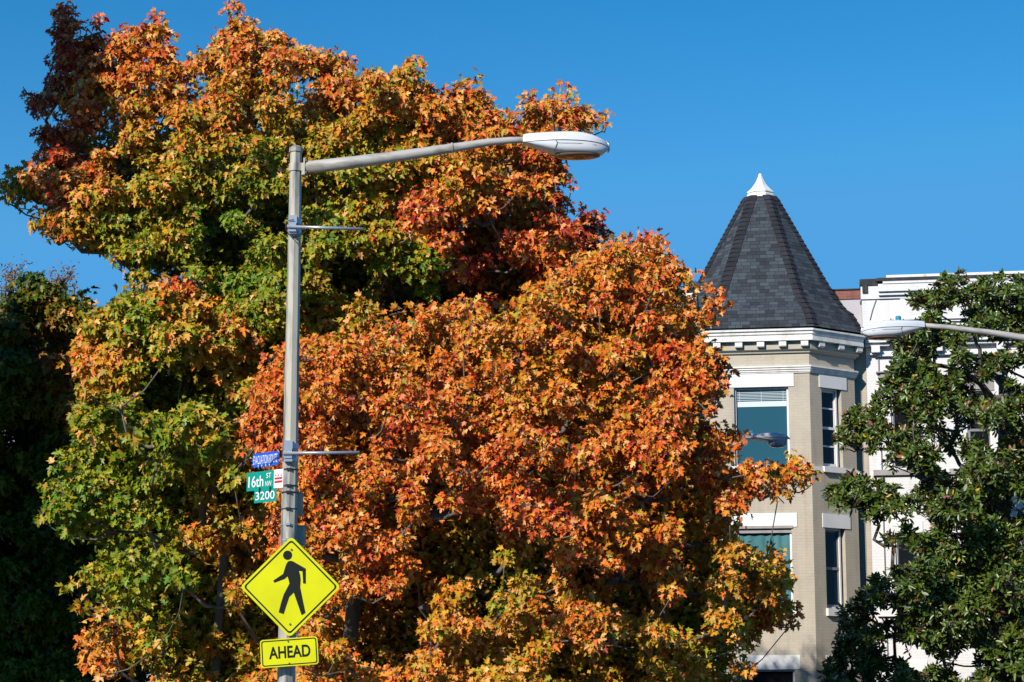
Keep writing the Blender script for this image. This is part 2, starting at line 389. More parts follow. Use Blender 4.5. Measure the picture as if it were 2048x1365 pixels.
def maple(label, poly, holes, ctrl, Yc, Rz, cen, rad2, trunk_px, group, rmax=62, rmin=17, seed=1, density=1.0,
          fill=3000, fill_rng=(.15, 1.0), size=(.105, .15), fill_top=None, tips=(), limbs=(), trunk_top=.45, hue_sd=.13, djit=.6, over=.74, ragged=True, tone=1.0, tier_y=9999):
    rg = np.random.default_rng(seed + 50)
    C = make_clumps(poly, holes, rmax, rmin, seed=seed, over=over)
    sprig = []
    for i in range(len(poly)):
        a, b_ = np.array(poly[i], float), np.array(poly[(i + 1) % len(poly)], float); n_ = int(np.linalg.norm(b_ - a) / 26)
        for k in range(n_):
            if rg.uniform() < .62:
                q = a + (b_ - a) * (k + rg.uniform()) / n_ + rg.normal(0, 6, 2); sprig.append((q[0], q[1], rg.uniform(7, 13)))
    if ragged and sprig: C = np.concatenate([C, np.array(sprig)])
    if len(tips): C = np.concatenate([C, np.array(tips, float)])
    C2 = make_clumps(poly, [(a, b_, q * .8) for a, b_, q in holes], 34, 13, 14000, seed + 7, .62)
    C2 = C2[dpoly(C2[:, 0], C2[:, 1], poly) > 14]; C2 = C2[(C2[:, 1] < tier_y) | (rg.uniform(0, 1, len(C2)) < .35)]; n1 = len(C); C = np.concatenate([C, C2])
    e = np.hypot((C[:, 0] - cen[0]) / rad2[0], (C[:, 1] - cen[1]) / rad2[1])
    Yd = Yc - Rz * np.sqrt(np.clip(1 - e ** 2, 0.02, 1)) + rg.normal(0, djit, len(C)) + np.where(np.arange(len(C)) < n1, 0, .45)
    base = at(trunk_px, 1420, Yc); base.z = 0
    root = thing("maple_tree", label, "tree", base, 0, group)
    cw = at_np(C[:, 0], C[:, 1], Yd)
    ppm = F_PX / (Yd / .985)
    Rw = C[:, 2] / ppm
    hue_c = huefield(C[:, 0], C[:, 1], ctrl) + rg.normal(0, .035, len(C))
    pos, nrm, tip, hue, sz = [], [], [], [], []
    tw = []
    for i in range(len(C)):
        R = Rw[i]; ns = int(max(2, density * 215 * R ** 1.75 + 1))
        d = unit(rg.normal(0, 1, (ns, 3)) + np.array([-.15, -.55, .22]))
        rr = max(R - .085, .04) * rg.uniform(.55, 1.0, (ns, 1)); off = d * rr; off[:, 2] *= .72
        sp = cw[i] + off
        for j in range(ns):
            nl = rg.integers(7, 13) if R > .14 else rg.integers(4, 8)
            # a spray: a drooping flat fan of leaves round a twig end
            ax = unit(d[j] + rg.normal(0, .35, 3)); up = unit(np.array([-.12, -.25, .75]) + d[j] * .5 + rg.normal(0, .28, 3))
            t1 = unit(np.cross(up, ax)); t2 = np.cross(t1, up)
            ang = rg.uniform(0, 2 * np.pi, nl); q = .19 * np.sqrt(rg.uniform(0.05, 1, nl)) * min(1, .42 + R / .5)
            du = (np.cos(ang)[:, None] * t1 + np.sin(ang)[:, None] * t2)
            pp = sp[j] + du * q[:, None] + up * rg.normal(0, .045, (nl, 1)) - np.array([0, 0, 1.0]) * (q[:, None] ** 2) * 1.2
            pos.append(pp)
            nrm.append(unit(up * .35 + np.array([-.36, -.60, .36]) + d[j] * .30 + rg.normal(0, .5, (nl, 3))))
            tip.append(unit(du * .8 + np.array([0, -.05, -.62]) + rg.normal(0, .3, (nl, 3))))
            hj = hue_c[i] + rg.normal(0, .07)
            hue.append(hj + rg.normal(0, hue_sd, nl)); sz.append(rg.uniform(size[0] * .8, size[1] * 1.22, nl))
        for j in rg.choice(ns, min(ns, max(2, int(ns * .35))), replace=False): tw.append((tuple(cw[i]), tuple(sp[j])))
    # inner leaves, deep in the crown
    p = np.array(poly, float); lo, hi = p.min(0), p.max(0)
    X = rg.uniform(lo[0], hi[0], fill * 3); Y = rg.uniform(lo[1], hi[1], fill * 3)
    k = inpoly(X, Y, poly) & (dpoly(X, Y, poly) > 34)
    if fill_top: k &= (rg.uniform(0, 1, len(X)) < np.clip((Y - fill_top[0]) / (fill_top[1] - fill_top[0]), .06, 1))
    X, Y = X[k][:fill], Y[k][:fill]
    ee = np.hypot((X - cen[0]) / rad2[0], (Y - cen[1]) / rad2[1]); hh = Rz * np.sqrt(np.clip(1 - ee ** 2, .02, 1))
    yy = Yc + rg.uniform(fill_rng[0], fill_rng[1], len(X)) * hh
    fp = at_np(X, Y, yy)
    rep = 4
    fp = np.repeat(fp, rep, 0) + rg.normal(0, .16, (len(fp) * rep, 3))
    pos.append(fp); n = len(fp)
    nrm.append(unit(np.array([-.1, -.4, .5]) + rg.normal(0, .5, (n, 3)))); tip.append(unit(np.array([0, 0, -.5]) + rg.normal(0, .6, (n, 3))))
    hue.append(np.repeat(huefield(X, Y, ctrl), rep) * .85 + rg.normal(0, hue_sd, n)); sz.append(rg.uniform(size[1] * .95, size[1] * 1.45, n))
    pos, nrm, tip = (np.concatenate(a) for a in (pos, nrm, tip)); hue = np.concatenate(hue); sz = np.concatenate(sz)
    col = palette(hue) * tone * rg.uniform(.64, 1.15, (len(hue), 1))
    pale = (rg.uniform(0, 1, len(hue)) < .15) & (hue > .4); col[pale] = col[pale] * .45 + np.array([.52, .28, .10]) * rg.uniform(.7, 1.3, (pale.sum(), 1))
    b = np.array(base)
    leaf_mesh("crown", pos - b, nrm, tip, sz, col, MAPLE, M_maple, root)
    ztop = max(c[2] for c in cw)
    tz = ztop * trunk_top
    trunk = [Vector((0, 0, 0)), Vector((.05, 0, tz * .3)), Vector((-.05, .05, tz * .65)), Vector((.05, 0, tz))]
    tg = [tuple(np.array(c) - b + np.array([0, .25, -.1])) for c in cw]
    for lm in limbs: tg += [tuple(at(x, y, z) - base) for x, y, z in lm]
    hubs = []
    inner = dpoly(C[:, 0], C[:, 1], poly) > 75
    for c in rg.permutation(len(cw)):
        if not inner[c]: continue
        h = cw[c] - b; h[1] = h[1] * .1 + .9; h[2] -= .35
        if all(np.linalg.norm(h - q) > 1.15 for q in hubs): hubs.append(h)
    branch_mesh(tg, trunk, .0080, M_bark, root, "trunk", [(Vector(a) - base, Vector(c) - base) for a, c in tw], seed, hubs=[tuple(h) for h in hubs])
    return root, len(pos)

# ================================================================== ground
g = MB(); g.face([(-500, -200, 0), (500, -200, 0), (500, 900, 0), (-500, 900, 0)], [(0, 0)] * 4)
struct(g.build("ground", M_ground))
TH = math.radians(9.0)
g = MB(); g.face([(-1.2, -60, .004), (11.5, -60, .004), (11.5, 40, .004), (-1.2, 40, .004)])
struct(g.build("road", M_road))
g = MB(); g.box(-4.2, -1.2, -60, 40, 0.0, .13); struct(g.build("pavement", M_walk))
g = MB(); g.box(11.5, 14.2, -60, 40, 0.0, .13); struct(g.build("pavement", M_walk))

# ================================================================== tan house with the turret
F0 = at(1523, 800, 49.0)
HW = 2.15
org = Vector((F0.x, F0.y, 0)) + Vector((math.sin(TH), math.cos(TH), 0)) * HW
HF = Frame(org, -TH)
def zt(py, yl=-HW, px=1523): return HF.hit(px, py, yl)[1]
xl = HF.hit(1426, 800, -HW)[0]; xr = HF.hit(1620, 800, -HW)[0]
FW = xr - xl; sh = (xl + xr) / 2
org = org + HF.x * sh; HF = Frame(org, -TH)
hw = FW / 2                       # half width of the front face
def octa(W, h=None):
    """irregular octagon, counter-clockwise from the front left corner"""
    h = hw if h is None else h
    return [(-h, -W), (h, -W), (W, -h), (W, h), (h, W), (-h, W), (-W, h), (-W, -h)]
def off_octa(o):                   # offset outward by o
    k = math.tan(math.radians(22.5)) * o
    return octa(HW + o, hw + k)
house = thing("turret_house", "tan painted brick house with a corner turret under a dark shingled cone roof", "house", org, -TH)

zc0 = zt(664); zc1 = zt(686); zbr = zt(697)      # cornice top, bottom, bracket bottom
zst0 = zt(734); zst1 = zt(748)
rows = []                                          # window rows: (lintel top, lintel bottom, opening bottom)
for a, b, c, d in ((748.5, 774.5, 933, 944), (1027, 1055, 1217, 1232), (1311, 1339.5, 1500, 1516)):
    rows.append((zt(a), zt(b), zt(c), zt(d)))
WIN = {}
# opening x ranges on the front face and on the 45 degree faces
fx = [(HF.hit(1468, 860, -HW)[0], HF.hit(1576.5, 860, -HW)[0])]
fw0, fw1 = HF.hit(1468, 800, -HW)[0], HF.hit(1577, 800, -HW)[0]
lx0, lx1 = HF.hit(1457.5, 760, -HW)[0], HF.hit(1587.5, 760, -HW)[0]
# right diagonal face frame
c1 = HF.o + HF.x * hw - HF.y * HW
DR = Frame(c1, -TH + math.radians(45))
dlen = math.hypot(HW - hw, HW - hw)
dw0, dw1 = DR.hit(1644.5, 850)[0], DR.hit(1684, 850)[0]
dl0, dl1 = DR.hit(1637.5, 760)[0], DR.hit(1692, 760)[0]
print("front", FW, fw0, fw1, "diag", dlen, dw0, dw1, dl0, dl1, "rows", rows)

def wall_with_holes(mb, fr, x0, x1, z0, z1, holes, depth, parent_inv, flip=False):
    """panel in frame fr with rectangular holes and reveals; points are expressed in the house frame"""
    xs = sorted({x0, x1, *[h[0] for h in holes], *[h[1] for h in holes]}); zs = sorted({z0, z1, *[h[2] for h in holes], *[h[3] for h in holes]})
    def pt(x, y, z): return parent_inv @ (fr.o + fr.x * x + fr.y * y + Vector((0, 0, z)))
    for a, b in zip(xs, xs[1:]):
        for c, d in zip(zs, zs[1:]):
            mx, mz = (a + b) / 2, (c + d) / 2
            if any(h[0] < mx < h[1] and h[2] < mz < h[3] for h in holes): continue
            mb.face([pt(a, 0, c), pt(b, 0, c), pt(b, 0, d), pt(a, 0, d)], [(a, c), (b, c), (b, d), (a, d)])
    for a, b, c, d in holes:
        for p, q in (((a, c), (a, d)), ((b, d), (b, c)), ((a, d), (b, d)), ((b, c), (a, c))):
            mb.face([pt(p[0], 0, p[1]), pt(q[0], 0, q[1]), pt(q[0], depth, q[1]), pt(p[0], depth, p[1])][::-1],
                    [(p[0] + p[1], 0), (q[0] + q[1], 0), (q[0] + q[1], depth), (p[0] + p[1], depth)])
HI = Matrix.Translation(org) @ Matrix.Rotation(-TH, 4, 'Z'); HI = HI.inverted()

def fbox(mb, fr, inv, x0, x1, y0, y1, z0, z1):
    M = inv @ Matrix.Translation(fr.o) @ Matrix.Rotation(fr.ang, 4, 'Z')
    mb.box(x0, x1, y0, y1, z0, z1, M)

def window(parent, inv, fr, x0, x1, z0, z1, lint, sill, dep=.10, style="sash", pane=None, extra=None, lm=None, label=None):
    """window in a wall opening > frame, pane, lintel, sill (and blind, curtain)"""
    f = MB(); t = .045
    fbox(f, fr, inv, x0, x0 + t, dep - .035, dep + .05, z0, z1); fbox(f, fr, inv, x1 - t, x1, dep - .035, dep + .05, z0, z1)
    fbox(f, fr, inv, x0 + t, x1 - t, dep - .035, dep + .05, z1 - t, z1); fbox(f, fr, inv, x0 + t, x1 - t, dep - .035, dep + .05, z0, z0 + t)
    w = f.build("window", M_frame, parent)
    if label: w["label"] = label
    if style == "sash":
        s = MB(); zm = (z0 + z1) / 2
        fbox(s, fr, inv, x0 + t, x1 - t, dep - .01, dep + .03, zm - .03, zm + .03)
        fbox(s, fr, inv, x0 + t, x0 + t + .03, dep + .0, dep + .03, z0 + t, z1 - t); fbox(s, fr, inv, x1 - t - .03, x1 - t, dep + .0, dep + .03, z0 + t, z1 - t)
        fbox(s, fr, inv, x0 + t, x1 - t, dep + .0, dep + .028, z0 + t, z0 + t + .05); fbox(s, fr, inv, x0 + t, x1 - t, dep + .0, dep + .028, z1 - t - .04, z1 - t)
        if extra == "bars":
            for u in (.27, .75): fbox(s, fr, inv, x0 + t, x1 - t, dep + .005, dep + .032, z0 + (z1 - z0) * u - .018, z0 + (z1 - z0) * u + .018)
        s.build("sash", M_frame if extra == "bars" else M_sash, w)
    p = MB(); fbox(p, fr, inv, x0 + t * .5, x1 - t * .5, dep + .02, dep + .026, z0 + t * .5, z1 - t * .5); p.build("pane", pane or M_glass_dark, w)
    if extra == "blind":
        b = MB(); zz = z1 - t - .02
        for k in range(7):
            fbox(b, fr, inv, x0 + t + .02, x1 - t - .005, dep + .008, dep + .012, zz - .012, zz); zz -= .035 if k < 5 else .04
        fbox(b, fr, inv, x0 + t + .03, x1 - t - .005, dep + .006, dep + .016, zz - .125, zz)
        for u in (.1, .5, .9): 
            xx = x0 + (x1 - x0) * u; fbox(b, fr, inv, xx - .004, xx + .004, dep + .004, dep + .007, zz, z1 - t)
        b.build("blind", M_blind, w)
    if extra == "curtain":
        b = MB(); n = 60; r0, r1 = [], []
        M = inv @ Matrix.Translation(fr.o) @ Matrix.Rotation(fr.ang, 4, 'Z')
        for k in range(n + 1):
            u = k / n; x = x0 + t + (x1 - x0 - 2 * t) * u; y = dep + .004 - .013 * math.sin(u * 34 + math.sin(u * 9)) 
            r0.append(M @ Vector((x, y, z0 + t))); r1.append(M @ Vector((x, y, z1 - t - .12)))
        b.rings([r0, r1], closed=False); b.build("curtain", M_curtain, w)
        h = MB(); fbox(h, fr, inv, x0 - .05, x1 + .03, -.03, .06, z1 - .03, z1 + .03); fbox(h, fr, inv, x0, x1, .03, dep - .037, z1 - .13, z1 - .032)
        h.build("blind_box", M_grey_trim, w)
    if lint:
        a, b_, c, d = lint; l = MB(); fbox(l, fr, inv, a, b_, -.018, .045, c, d); l.build("lintel", lm or M_lintel, w)
    if sill:
        a, b_, c, d = sill; l = MB(); fbox(l, fr, inv, a, b_, -.075, .06, c, d); l.build("sill", lm or M_lintel, w)
    return w

# --- turret walls
tw = MB()
FF = Frame(HF.o - HF.y * HW, -TH)
DL = Frame(HF.o - HF.x * HW - HF.y * hw, -TH - math.radians(45))
SR = Frame(HF.o + HF.x * HW - HF.y * hw, -TH + math.radians(90))
SLf = Frame(HF.o - HF.x * HW + HF.y * hw, -TH - math.radians(90))
fh = [(fw0, fw1, r[2], r[1]) for r in rows]
dh = [(dw0, dw1, r[2], r[1]) for r in rows]
dhl = [(dlen - dw1, dlen - dw0, r[2], r[1]) for r in rows]
ztop = zbr + .25
wall_with_holes(tw, FF, -hw, hw, -.3, ztop, fh, .16, HI)
wall_with_holes(tw, DR, 0, dlen, -.3, ztop, dh, .16, HI)
wall_with_holes(tw, DL, 0, dlen, -.3, ztop, dhl, .16, HI)
wall_with_holes(tw, SR, 0, 2 * hw, -.3, ztop, [], .16, HI)
wall_with_holes(tw, SLf, 0, 2 * hw, -.3, ztop, [], .16, HI)
turret = tw.build("turret_wall", M_tan, house)
for k, r in enumerate(rows):
    so_, sc_ = (r[3] + .0, r[2])
    window(house, HI, FF, fw0, fw1, r[2], r[1], (lx0, lx1, r[1], r[0]), (fw0 - .07, fw1 + .07, r[3], r[2]), .11,
           "fixed", M_glass_teal if k != 2 else M_glass_dark, "blind" if k == 0 else "curtain" if k == 1 else None,
           label=("wide teal window with half lowered white blinds", "wide window hung with teal curtains", None)[k] or "")
    window(house, HI, DR, dw0, dw1 - .07, r[2], r[1], (dl0, dl1, r[1], r[0]), (dw0 - .03, dw1 + .04, r[3], r[2]), .115, "sash", M_glass_dark, "bars" if k == 0 else None)
    window(house, HI, DL, dlen - dw1 + .07, dlen - dw0, r[2], r[1], (dlen - dl1, dlen - dl0, r[1], r[0]), (dlen - dw1 - .04, dlen - dw0 + .03, r[3], r[2]), .115, "sash", M_glass_dark)
for o in house.children:
    if o.get("label") == "": del o["label"]

def sweep(mb, prof, o0=0):
    """profile [(offset, z)] swept round the visible sides of the turret"""
    for (a, za), (b, zb) in zip(prof, prof[1:]):
        A, B = off_octa(a), off_octa(b)
        idx = [6, 7, 0, 1, 2, 3]
        for i, j in zip(idx, idx[1:]):
            mb.face([(*A[i], za), (*A[j], za), (*B[j], zb), (*B[i], zb)])
# string course under the top windows, lower frieze moulding, main cornice
m = MB(); zs = rows[0][2]
sweep(m, [(0, zs - .015), (.035, zs - .015), (.035, rows[0][3] + .02), (0, rows[0][3] + .02)]); m.build("string_course", M_lintel, house)
m = MB(); h = zst0 - zst1
sweep(m, [(0, zst0 + .01), (.10, zst0), (.10, zst0 - .22 * h), (.075, zst0 - .26 * h), (.075, zst0 - .5 * h), (.05, zst0 - .55 * h), (.05, zst0 - .78 * h), (.03, zst0 - .82 * h), (.03, zst1 + .002), (0, zst1 + .002)]); m.build("moulding", M_trim, house)
m = MB(); h = zc0 - zc1
OV = .27
sweep(m, [(OV - .12, zc0 + .05), (OV + .02, zc0), (OV + .02, zc0 - .14 * h), (OV - .02, zc0 - .2 * h), (OV - .02, zc0 - .42 * h), (OV - .055, zc0 - .5 * h), (OV - .055, zc0 - .62 * h), (OV - .03, zc0 - .65 * h), (OV - .03, zc1), (.0, zc1)])
m.build("cornice", M_trim, house)
m = MB(); zb0 = zt(697.5); zb1 = zt(708)
sweep(m, [(.12, zb0 + .01), (.12, zb0 - .05), (.06, zb1 + .05), (.045, zb1), (0, zb1)]); sweep(m, [(.0, zc1 - .002), (.12, zc1 - .002), (.12, zb0 + .01)])
m.build("bed_moulding", M_soffit, house)
def brackets(fr, xs):
    for x in xs:
        b = MB(); w = .085
        M = HI @ Matrix.Translation(fr.o) @ Matrix.Rotation(fr.ang, 4, 'Z')
        prof = [(-.123, zc1 - .003), (-.215, zc1 - .003), (-.215, zbr + .02), (-.205, zbr), (-.123, zbr - .005)]
        b.prism([(y, z) for y, z in prof], Vector((0, 0, 0)), Vector((0, 1, 0)), Vector((0, 0, 1)), Vector((1, 0, 0)), 2 * w)
        b.v = [tuple(M @ (Vector(v) + Vector((x + w, 0, 0)))) for v in b.v]
        o = b.build("bracket", M_trim, house)
sp = .507
brackets(FF, [sp * (i - 2) + HF.hit(1521, 690, -HW - .2)[0] for i in range(5)])
brackets(DR, [DR.hit(p, 690, -.2)[0] for p in (1644, 1683, 1719)])
brackets(DL, [dlen - DR.hit(p, 690, -.2)[0] for p in (1644, 1683, 1719)])

# --- conical roof: rings of the octagon
ax = HF.hit(1527, 500, 0)[0]
def roof_w(py, half_px): return half_px / (F_PX / ((org.y) / .978))
prof = [(HW + OV - .0, zc0 + .052), (HW + OV - .05, zc0 + .11)]
Wk = [(653, 176), (640, 162), (620, 147), (598, 135), (565, 118), (400, 33)]
for py, hp in Wk: prof.append((roof_w(py, hp), HF.hit(1527, py, 0)[1]))
print("roof", prof)
rf = MB(); slant = 0
def ring_at(Wd): 
    return octa(Wd, hw / HW * Wd)
hipV = []
for (a, za), (b, zb) in zip(prof, prof[1:]):
    A, B = ring_at(a), ring_at(b); ds = math.hypot(a - b, za - zb)
    for i in range(8):
        j = (i + 1) % 8
        la = math.hypot(A[j][0] - A[i][0], A[j][1] - A[i][1]) / 2; lb = math.hypot(B[j][0] - B[i][0], B[j][1] - B[i][1]) / 2
        rf.face([(*A[i], za), (*A[j], za), (*B[j], zb), (*B[i], zb)],
                [(i * 7.3 - la, slant), (i * 7.3 + la, slant), (i * 7.3 + lb, slant + ds), (i * 7.3 - lb, slant + ds)])
    slant += ds
roof = rf.build("roof", M_shingle, house)
for i in range(8):                                  # cap shingles along each hip
    m = MB(); pts = []
    for Wd, z in prof[1:]:
        p = Vector((*ring_at(Wd)[i], z)); pts.append(p)
    seg = []
    for a, b in zip(pts, pts[1:]):
        n = max(1, int((b - a).length / .14))
        for k in range(n): seg.append((a.lerp(b, k / n), a.lerp(b, (k + 1) / n)))
    R_ = ring_at(1.0); nxt = Vector((*R_[(i + 1) % 8], 0)) - Vector((*R_[i], 0)); prv = Vector((*R_[i - 1], 0)) - Vector((*R_[i], 0))
    nxt.normalize(); prv.normalize(); outw = Vector((*R_[i], 0)).normalized()
    for k, (a, b) in enumerate(seg):
        w = .15; dirv = (b - a).normalized()
        li = outw * .034 + Vector((0, 0, .012)); lo = outw * .016 + Vector((0, 0, .006)); b2 = b + dirv * .03
        # each cap overlaps the next one up
        q = [a + nxt * w + li * .6, a + li * 1.1, a + prv * w + li * .6]; r = [b2 + nxt * w * .97 + lo * .4, b2 + lo * .7, b2 + prv * w * .97 + lo * .4]
        m.face([q[1], q[0], r[0], r[1]]); m.face([q[2], q[1], r[1], r[2]])
        d0 = [v - li * .9 for v in q]; m.face([d0[0], q[0], q[1], d0[1]]); m.face([d0[1], q[1], q[2], d0[2]])
    m.build("hip_cap", M_hip, roof)
# --- finial
fp = [(400.5, 28), (392, 27.5), (389.5, 25.5), (388, 27.5), (385.5, 27), (384, 24.5), (378, 18.5), (371, 13), (363, 8.2), (355, 4.8), (350, 3.4), (347.5, 2.2)]
m = MB(); rs = []
for py, hp in fp:
    z = HF.hit(1527, py, 0)[1]; w = roof_w(py, hp)
    rs.append([Vector((w * 1.04 * math.cos(math.radians(45 * k + 22.5)), w * 1.04 * math.sin(math.radians(45 * k + 22.5)), z)) for k in range(8)])
m.rings(rs, True, True, True, False); m.build("finial", M_trim, roof)

# --- flat front behind the turret, its parapet and roof
YF = -hw + .32
xR = HF.hit(1737.5, 900, YF)[0]
mw = MB(); XL = -8.2
zpar = HF.hit(1350, 584, YF)[1]
FL = Frame(HF.o + HF.y * YF, -TH)
lw = [(-6.4, -5.2, r[2], r[1]) for r in rows] + [(-4.3, -3.1, r[2], r[1]) for r in rows]
wall_with_holes(mw, FL, XL, xR - .003, -.3, zc0 - .1, lw, .16, HI)
mw.box(XL, xR - .004, YF + .01, YF + 9, zc0 - .2, zc0 - .12)
mw.box(XL, XL + .3, YF + .02, YF + 9, -.3, zc0 - .13)
mw.build("wall", M_tan, house)
for r in rows:
    for a, b in ((-6.4, -5.2), (-4.3, -3.1)):
        window(house, HI, FL, a, b, r[2], r[1], (a - .12, b + .12, r[1], r[0]), (a - .07, b + .07, r[3], r[2]), .115, "sash", M_glass_dark)
m = MB(); x1 = -1.25                            # white parapet to the left of the turret
m.box(XL - .1, x1, YF - .12, YF + .3, zc0 - .3, zpar - .25); m.box(XL - .16, x1, YF - .26, YF + .32, zpar - .25, zpar - .16)
m.box(XL - .12, x1, YF - .2, YF + .3, zpar - .16, zpar - .035); m.box(XL - .12, x1, YF - .3, YF + .3, zc0 - .55, zc0 - .3)
m.build("parapet", M_trim, house)
m = MB(); m.box(XL - .18, x1 - .01, YF - .28, YF + .34, zpar - .033, zpar); m.build("coping", M_coping, house)
m = MB(); m.box(HF.hit(1728, 1000, YF)[0] - .012, HF.hit(1728, 1000, YF)[0] + .012, YF - .02, YF - .002, 0, zst0); m.build("conduit", M_tan, house)
# rear wall between turret roof and white house: brick above patched grey render
YB = YF + 1.6
xb0, xb1 = HF.hit(1655, 600, YB)[0], HF.hit(1724, 600, YB)[0]
z0_, z1_, z2_ = HF.hit(1700, 668, YB)[1], HF.hit(1700, 599, YB)[1], HF.hit(1700, 581, YB)[1]
M_patch = worn("grey render with tar patches", (.48, .46, .50), (.03, .03, .032), 3.0, .8, thr=(.575, .59))
M_patch.node_tree.nodes["Noise Texture"].inputs["Detail"].default_value = 3
m = MB(); m.box(xb0, xb1 + .3, YB, YB + .3, z0_ - 1, z1_); m.build("rendered_wall", M_patch, house)
m = MB(); m.box(xb0, xb1 + .3, YB - .03, YB + .3, z1_ + .002, z2_); m.build("brick_parapet", M_red_brick, house)
m = MB(); m.box(xb0 - .05, xb1 + .3, YB - .06, YB + .34, z2_ + .002, z2_ + .03); m.build("coping", M_coping, house)

# ================================================================== white house
wh = thing("white_house", "white painted brick house with stepped parapet behind the magnolia", "house", org + HF.x * xR, -TH)
WI = (Matrix.Translation(org + HF.x * xR) @ Matrix.Rotation(-TH, 4, 'Z')).inverted()
YW = YF - .04
WF = Frame(org + HF.x * xR + HF.y * YW, -TH)
def wx(px, py=800, yl=0): return WF.hit(px, py, yl)[0]
def wz(py, px=1800, yl=0): return WF.hit(px, py, yl)[1]
XR = 8.0
zp = wz(562, 1745); xp = wx(1723.5, 600)
zcor = wz(672)
cols = [(wx(1783, 860), wx(1832, 860))]
cols.append((cols[0][0] + 1.75, cols[0][1] + 1.75)); cols.append((cols[0][0] + 4.3, cols[0][1] + 4.3))
wrows = [(wz(786), wz(940)), (wz(1066), wz(1222)), (wz(1345), wz(1500))]
m = MB(); holes = [(a, b, r[1], r[0]) for a, b in cols for r in wrows]
wall_with_holes(m, WF, .0, XR, -.3, zcor, holes, .16, WI)
wall_with_holes(m, WF, xp, XR, zcor, zp - .45, [], .16, WI)
m.box(.004, XR, YW + .2, YW + 9, -.3, zp - .5)
m.box(xp, xp + .32, YW + .005, YW + 5, zcor, zp - .451)
m.build("wall", M_white_brick, wh)
for k, r in enumerate(wrows):
    for a, b in cols:
        window(wh, WI, WF, a, b, r[1], r[0], (a - .08, b + .08, r[0] + .0, r[0] + .27), (a - .45, b + .45, r[1] - .13, r[1]), .10, "sash", M_glass_dark, None, M_grey_trim if k == 0 else M_lintel)
        if k == 0:
            h = MB(); z = wz(757)
            for q, (o, t0, t1) in enumerate(((.16, .0, .05), (.10, .052, .12), (.2, .122, .15))):
                fbox(h, WF, WI, a - .12 - o, b + .12 + o, -.06 - o * .6, .05, z + t0, z + t1)
            h.build("window_hood", M_grey_trim, wh)
# pilaster line, cornice with modillions, parapet mouldings, panel, coping
def wbox(mb, x0, x1, y0, y1, z0, z1): fbox(mb, WF, WI, x0, x1, y0, y1, z0, z1)
m = MB(); xd = wx(1762.5, 900); wbox(m, xd - .012, xd + .012, -.03, -.003, 0, zcor); m.build("cable", M_sash, wh)
m = MB()
z = wz(690, 1760, -.3)
for o, a, b in ((.16, 0, .07), (.24, .072, .13), (.20, .132, .20), (.30, .202, .25), (.34, .252, .30)): wbox(m, -.02, XR, -o, .02, z + a, z + b)
m.build("cornice", M_white_brick, wh)
xq = wx(1751, 690, -.2)
while xq < XR:
    b = MB(); wbox(b, xq - .10, xq + .10, -.22, .0, z - .16, z - .003); wbox(b, xq - .13, xq + .13, -.10, .0, z - .2, z - .162); b.build("bracket", M_white_brick, wh); xq += 1.45
m = MB(); wbox(m, xd - .02, XR, -.10, .02, z - .24, z - .202); m.build("moulding", M_white_brick, wh)
m = MB(); xw = wx(1758, 580)
wbox(m, xp - .02, xw, -.04, .34, zp - .45, zp - .12)
wbox(m, xp + .502, XR, -.2, .3, zp - .1178, zp - .0505)
for o, a, b in ((.05, -.45, -.38), (.12, -.378, -.30), (.18, -.298, -.12)): wbox(m, xw - .02 + .3 - .3, XR, -o, .3, zp + a, zp + b)
m.build("parapet", M_white_brick, wh)
m = MB(); wbox(m, xp - .04, xp + .5, -.08, .4, zp - .118, zp + .03); wbox(m, xp + .35, XR, -.22, .34, zp - .05, zp + .02); wbox(m, xp + .02, xp + .14, -.085, .42, zp - .30, zp - .12)
m.build("tar_coping", M_coping, wh)
m = MB(); xe = wx(1772, 555)
wbox(m, xe, XR, -.2, .36, zp + .022, zp + .085); m.build("coping", M_coping_w, wh)
m = MB(); xs0 = wx(1790, 610); z0p, z1p = wz(641, 1800), wz(604, 1800)
for s_, d_ in ((0, .0), (.12, .08), (.24, .16)):
    wbox(m, xs0 + s_, xs0 + 2.2 - s_, -.045 - s_ * .02, -.002, z0p, z1p + d_ * .9)
m.build("stepped_panel", M_white_brick, wh)
crv = [(1756, 580), (1752, 600), (1745, 620), (1740, 640)]
m = MB(); m.tube([WI @ (WF.o + WF.x * wx(a, b, -.02) - WF.y * .02 + Vector((0, 0, wz(b, a, -.02)))) for a, b in crv], .009, 5); m.build("cable", M_sash, wh)

# ================================================================== distant building far left
db = thing("apartment_building", "distant pale building with dark slate roof and green copper trim", "building", (at(30, 1440, 78).x - 2, 78, 0), 0)
m = MB(); m.box(-14, 9, 0, 12, -.3, 13.2); 
m.build("wall", mat("pale grey render", (.42, .42, .45), .8), db)
zz = at(30, 625, 78).z
m = MB(); xa, xb2 = at(-60, 600, 78).x - db.location.x, at(52, 600, 78).x - db.location.x; za, zb_ = at(30, 628, 78).z, at(30, 580, 78).z
rs = [[Vector((xa, -.3, za)), Vector((xb2, -.3, za)), Vector((xb2, 5, za)), Vector((xa, 5, za))],
      [Vector((xa + .8, .8, zb_ - .3)), Vector((xb2 - .5, .8, zb_ - .3)), Vector((xb2 - .5, 4, zb_ - .3)), Vector((xa + .8, 4, zb_ - .3))],
      [Vector((xa + 1.2, 1.4, zb_)), Vector((xb2 - .9, 1.4, zb_)), Vector((xb2 - .9, 3.4, zb_)), Vector((xa + 1.2, 3.4, zb_))]]
m.rings(rs, True, True, True, False); m.build("roof", worn("dark slate", (.06, .06, .065), (.10, .10, .11), 3, .8), db)
m = MB(); m.box(xa, xb2, -.25, 5, 13.2, za - .002); m.build("attic_wall", worn("brown grey stone", (.16, .14, .14), (.10, .09, .09), 2, .9), db)
M_copper = mat("green copper", (.25, .55, .50), .6)
m = MB(); q = at(26, 590, 77.4); lx = q.x - db.location.x; lz = q.z
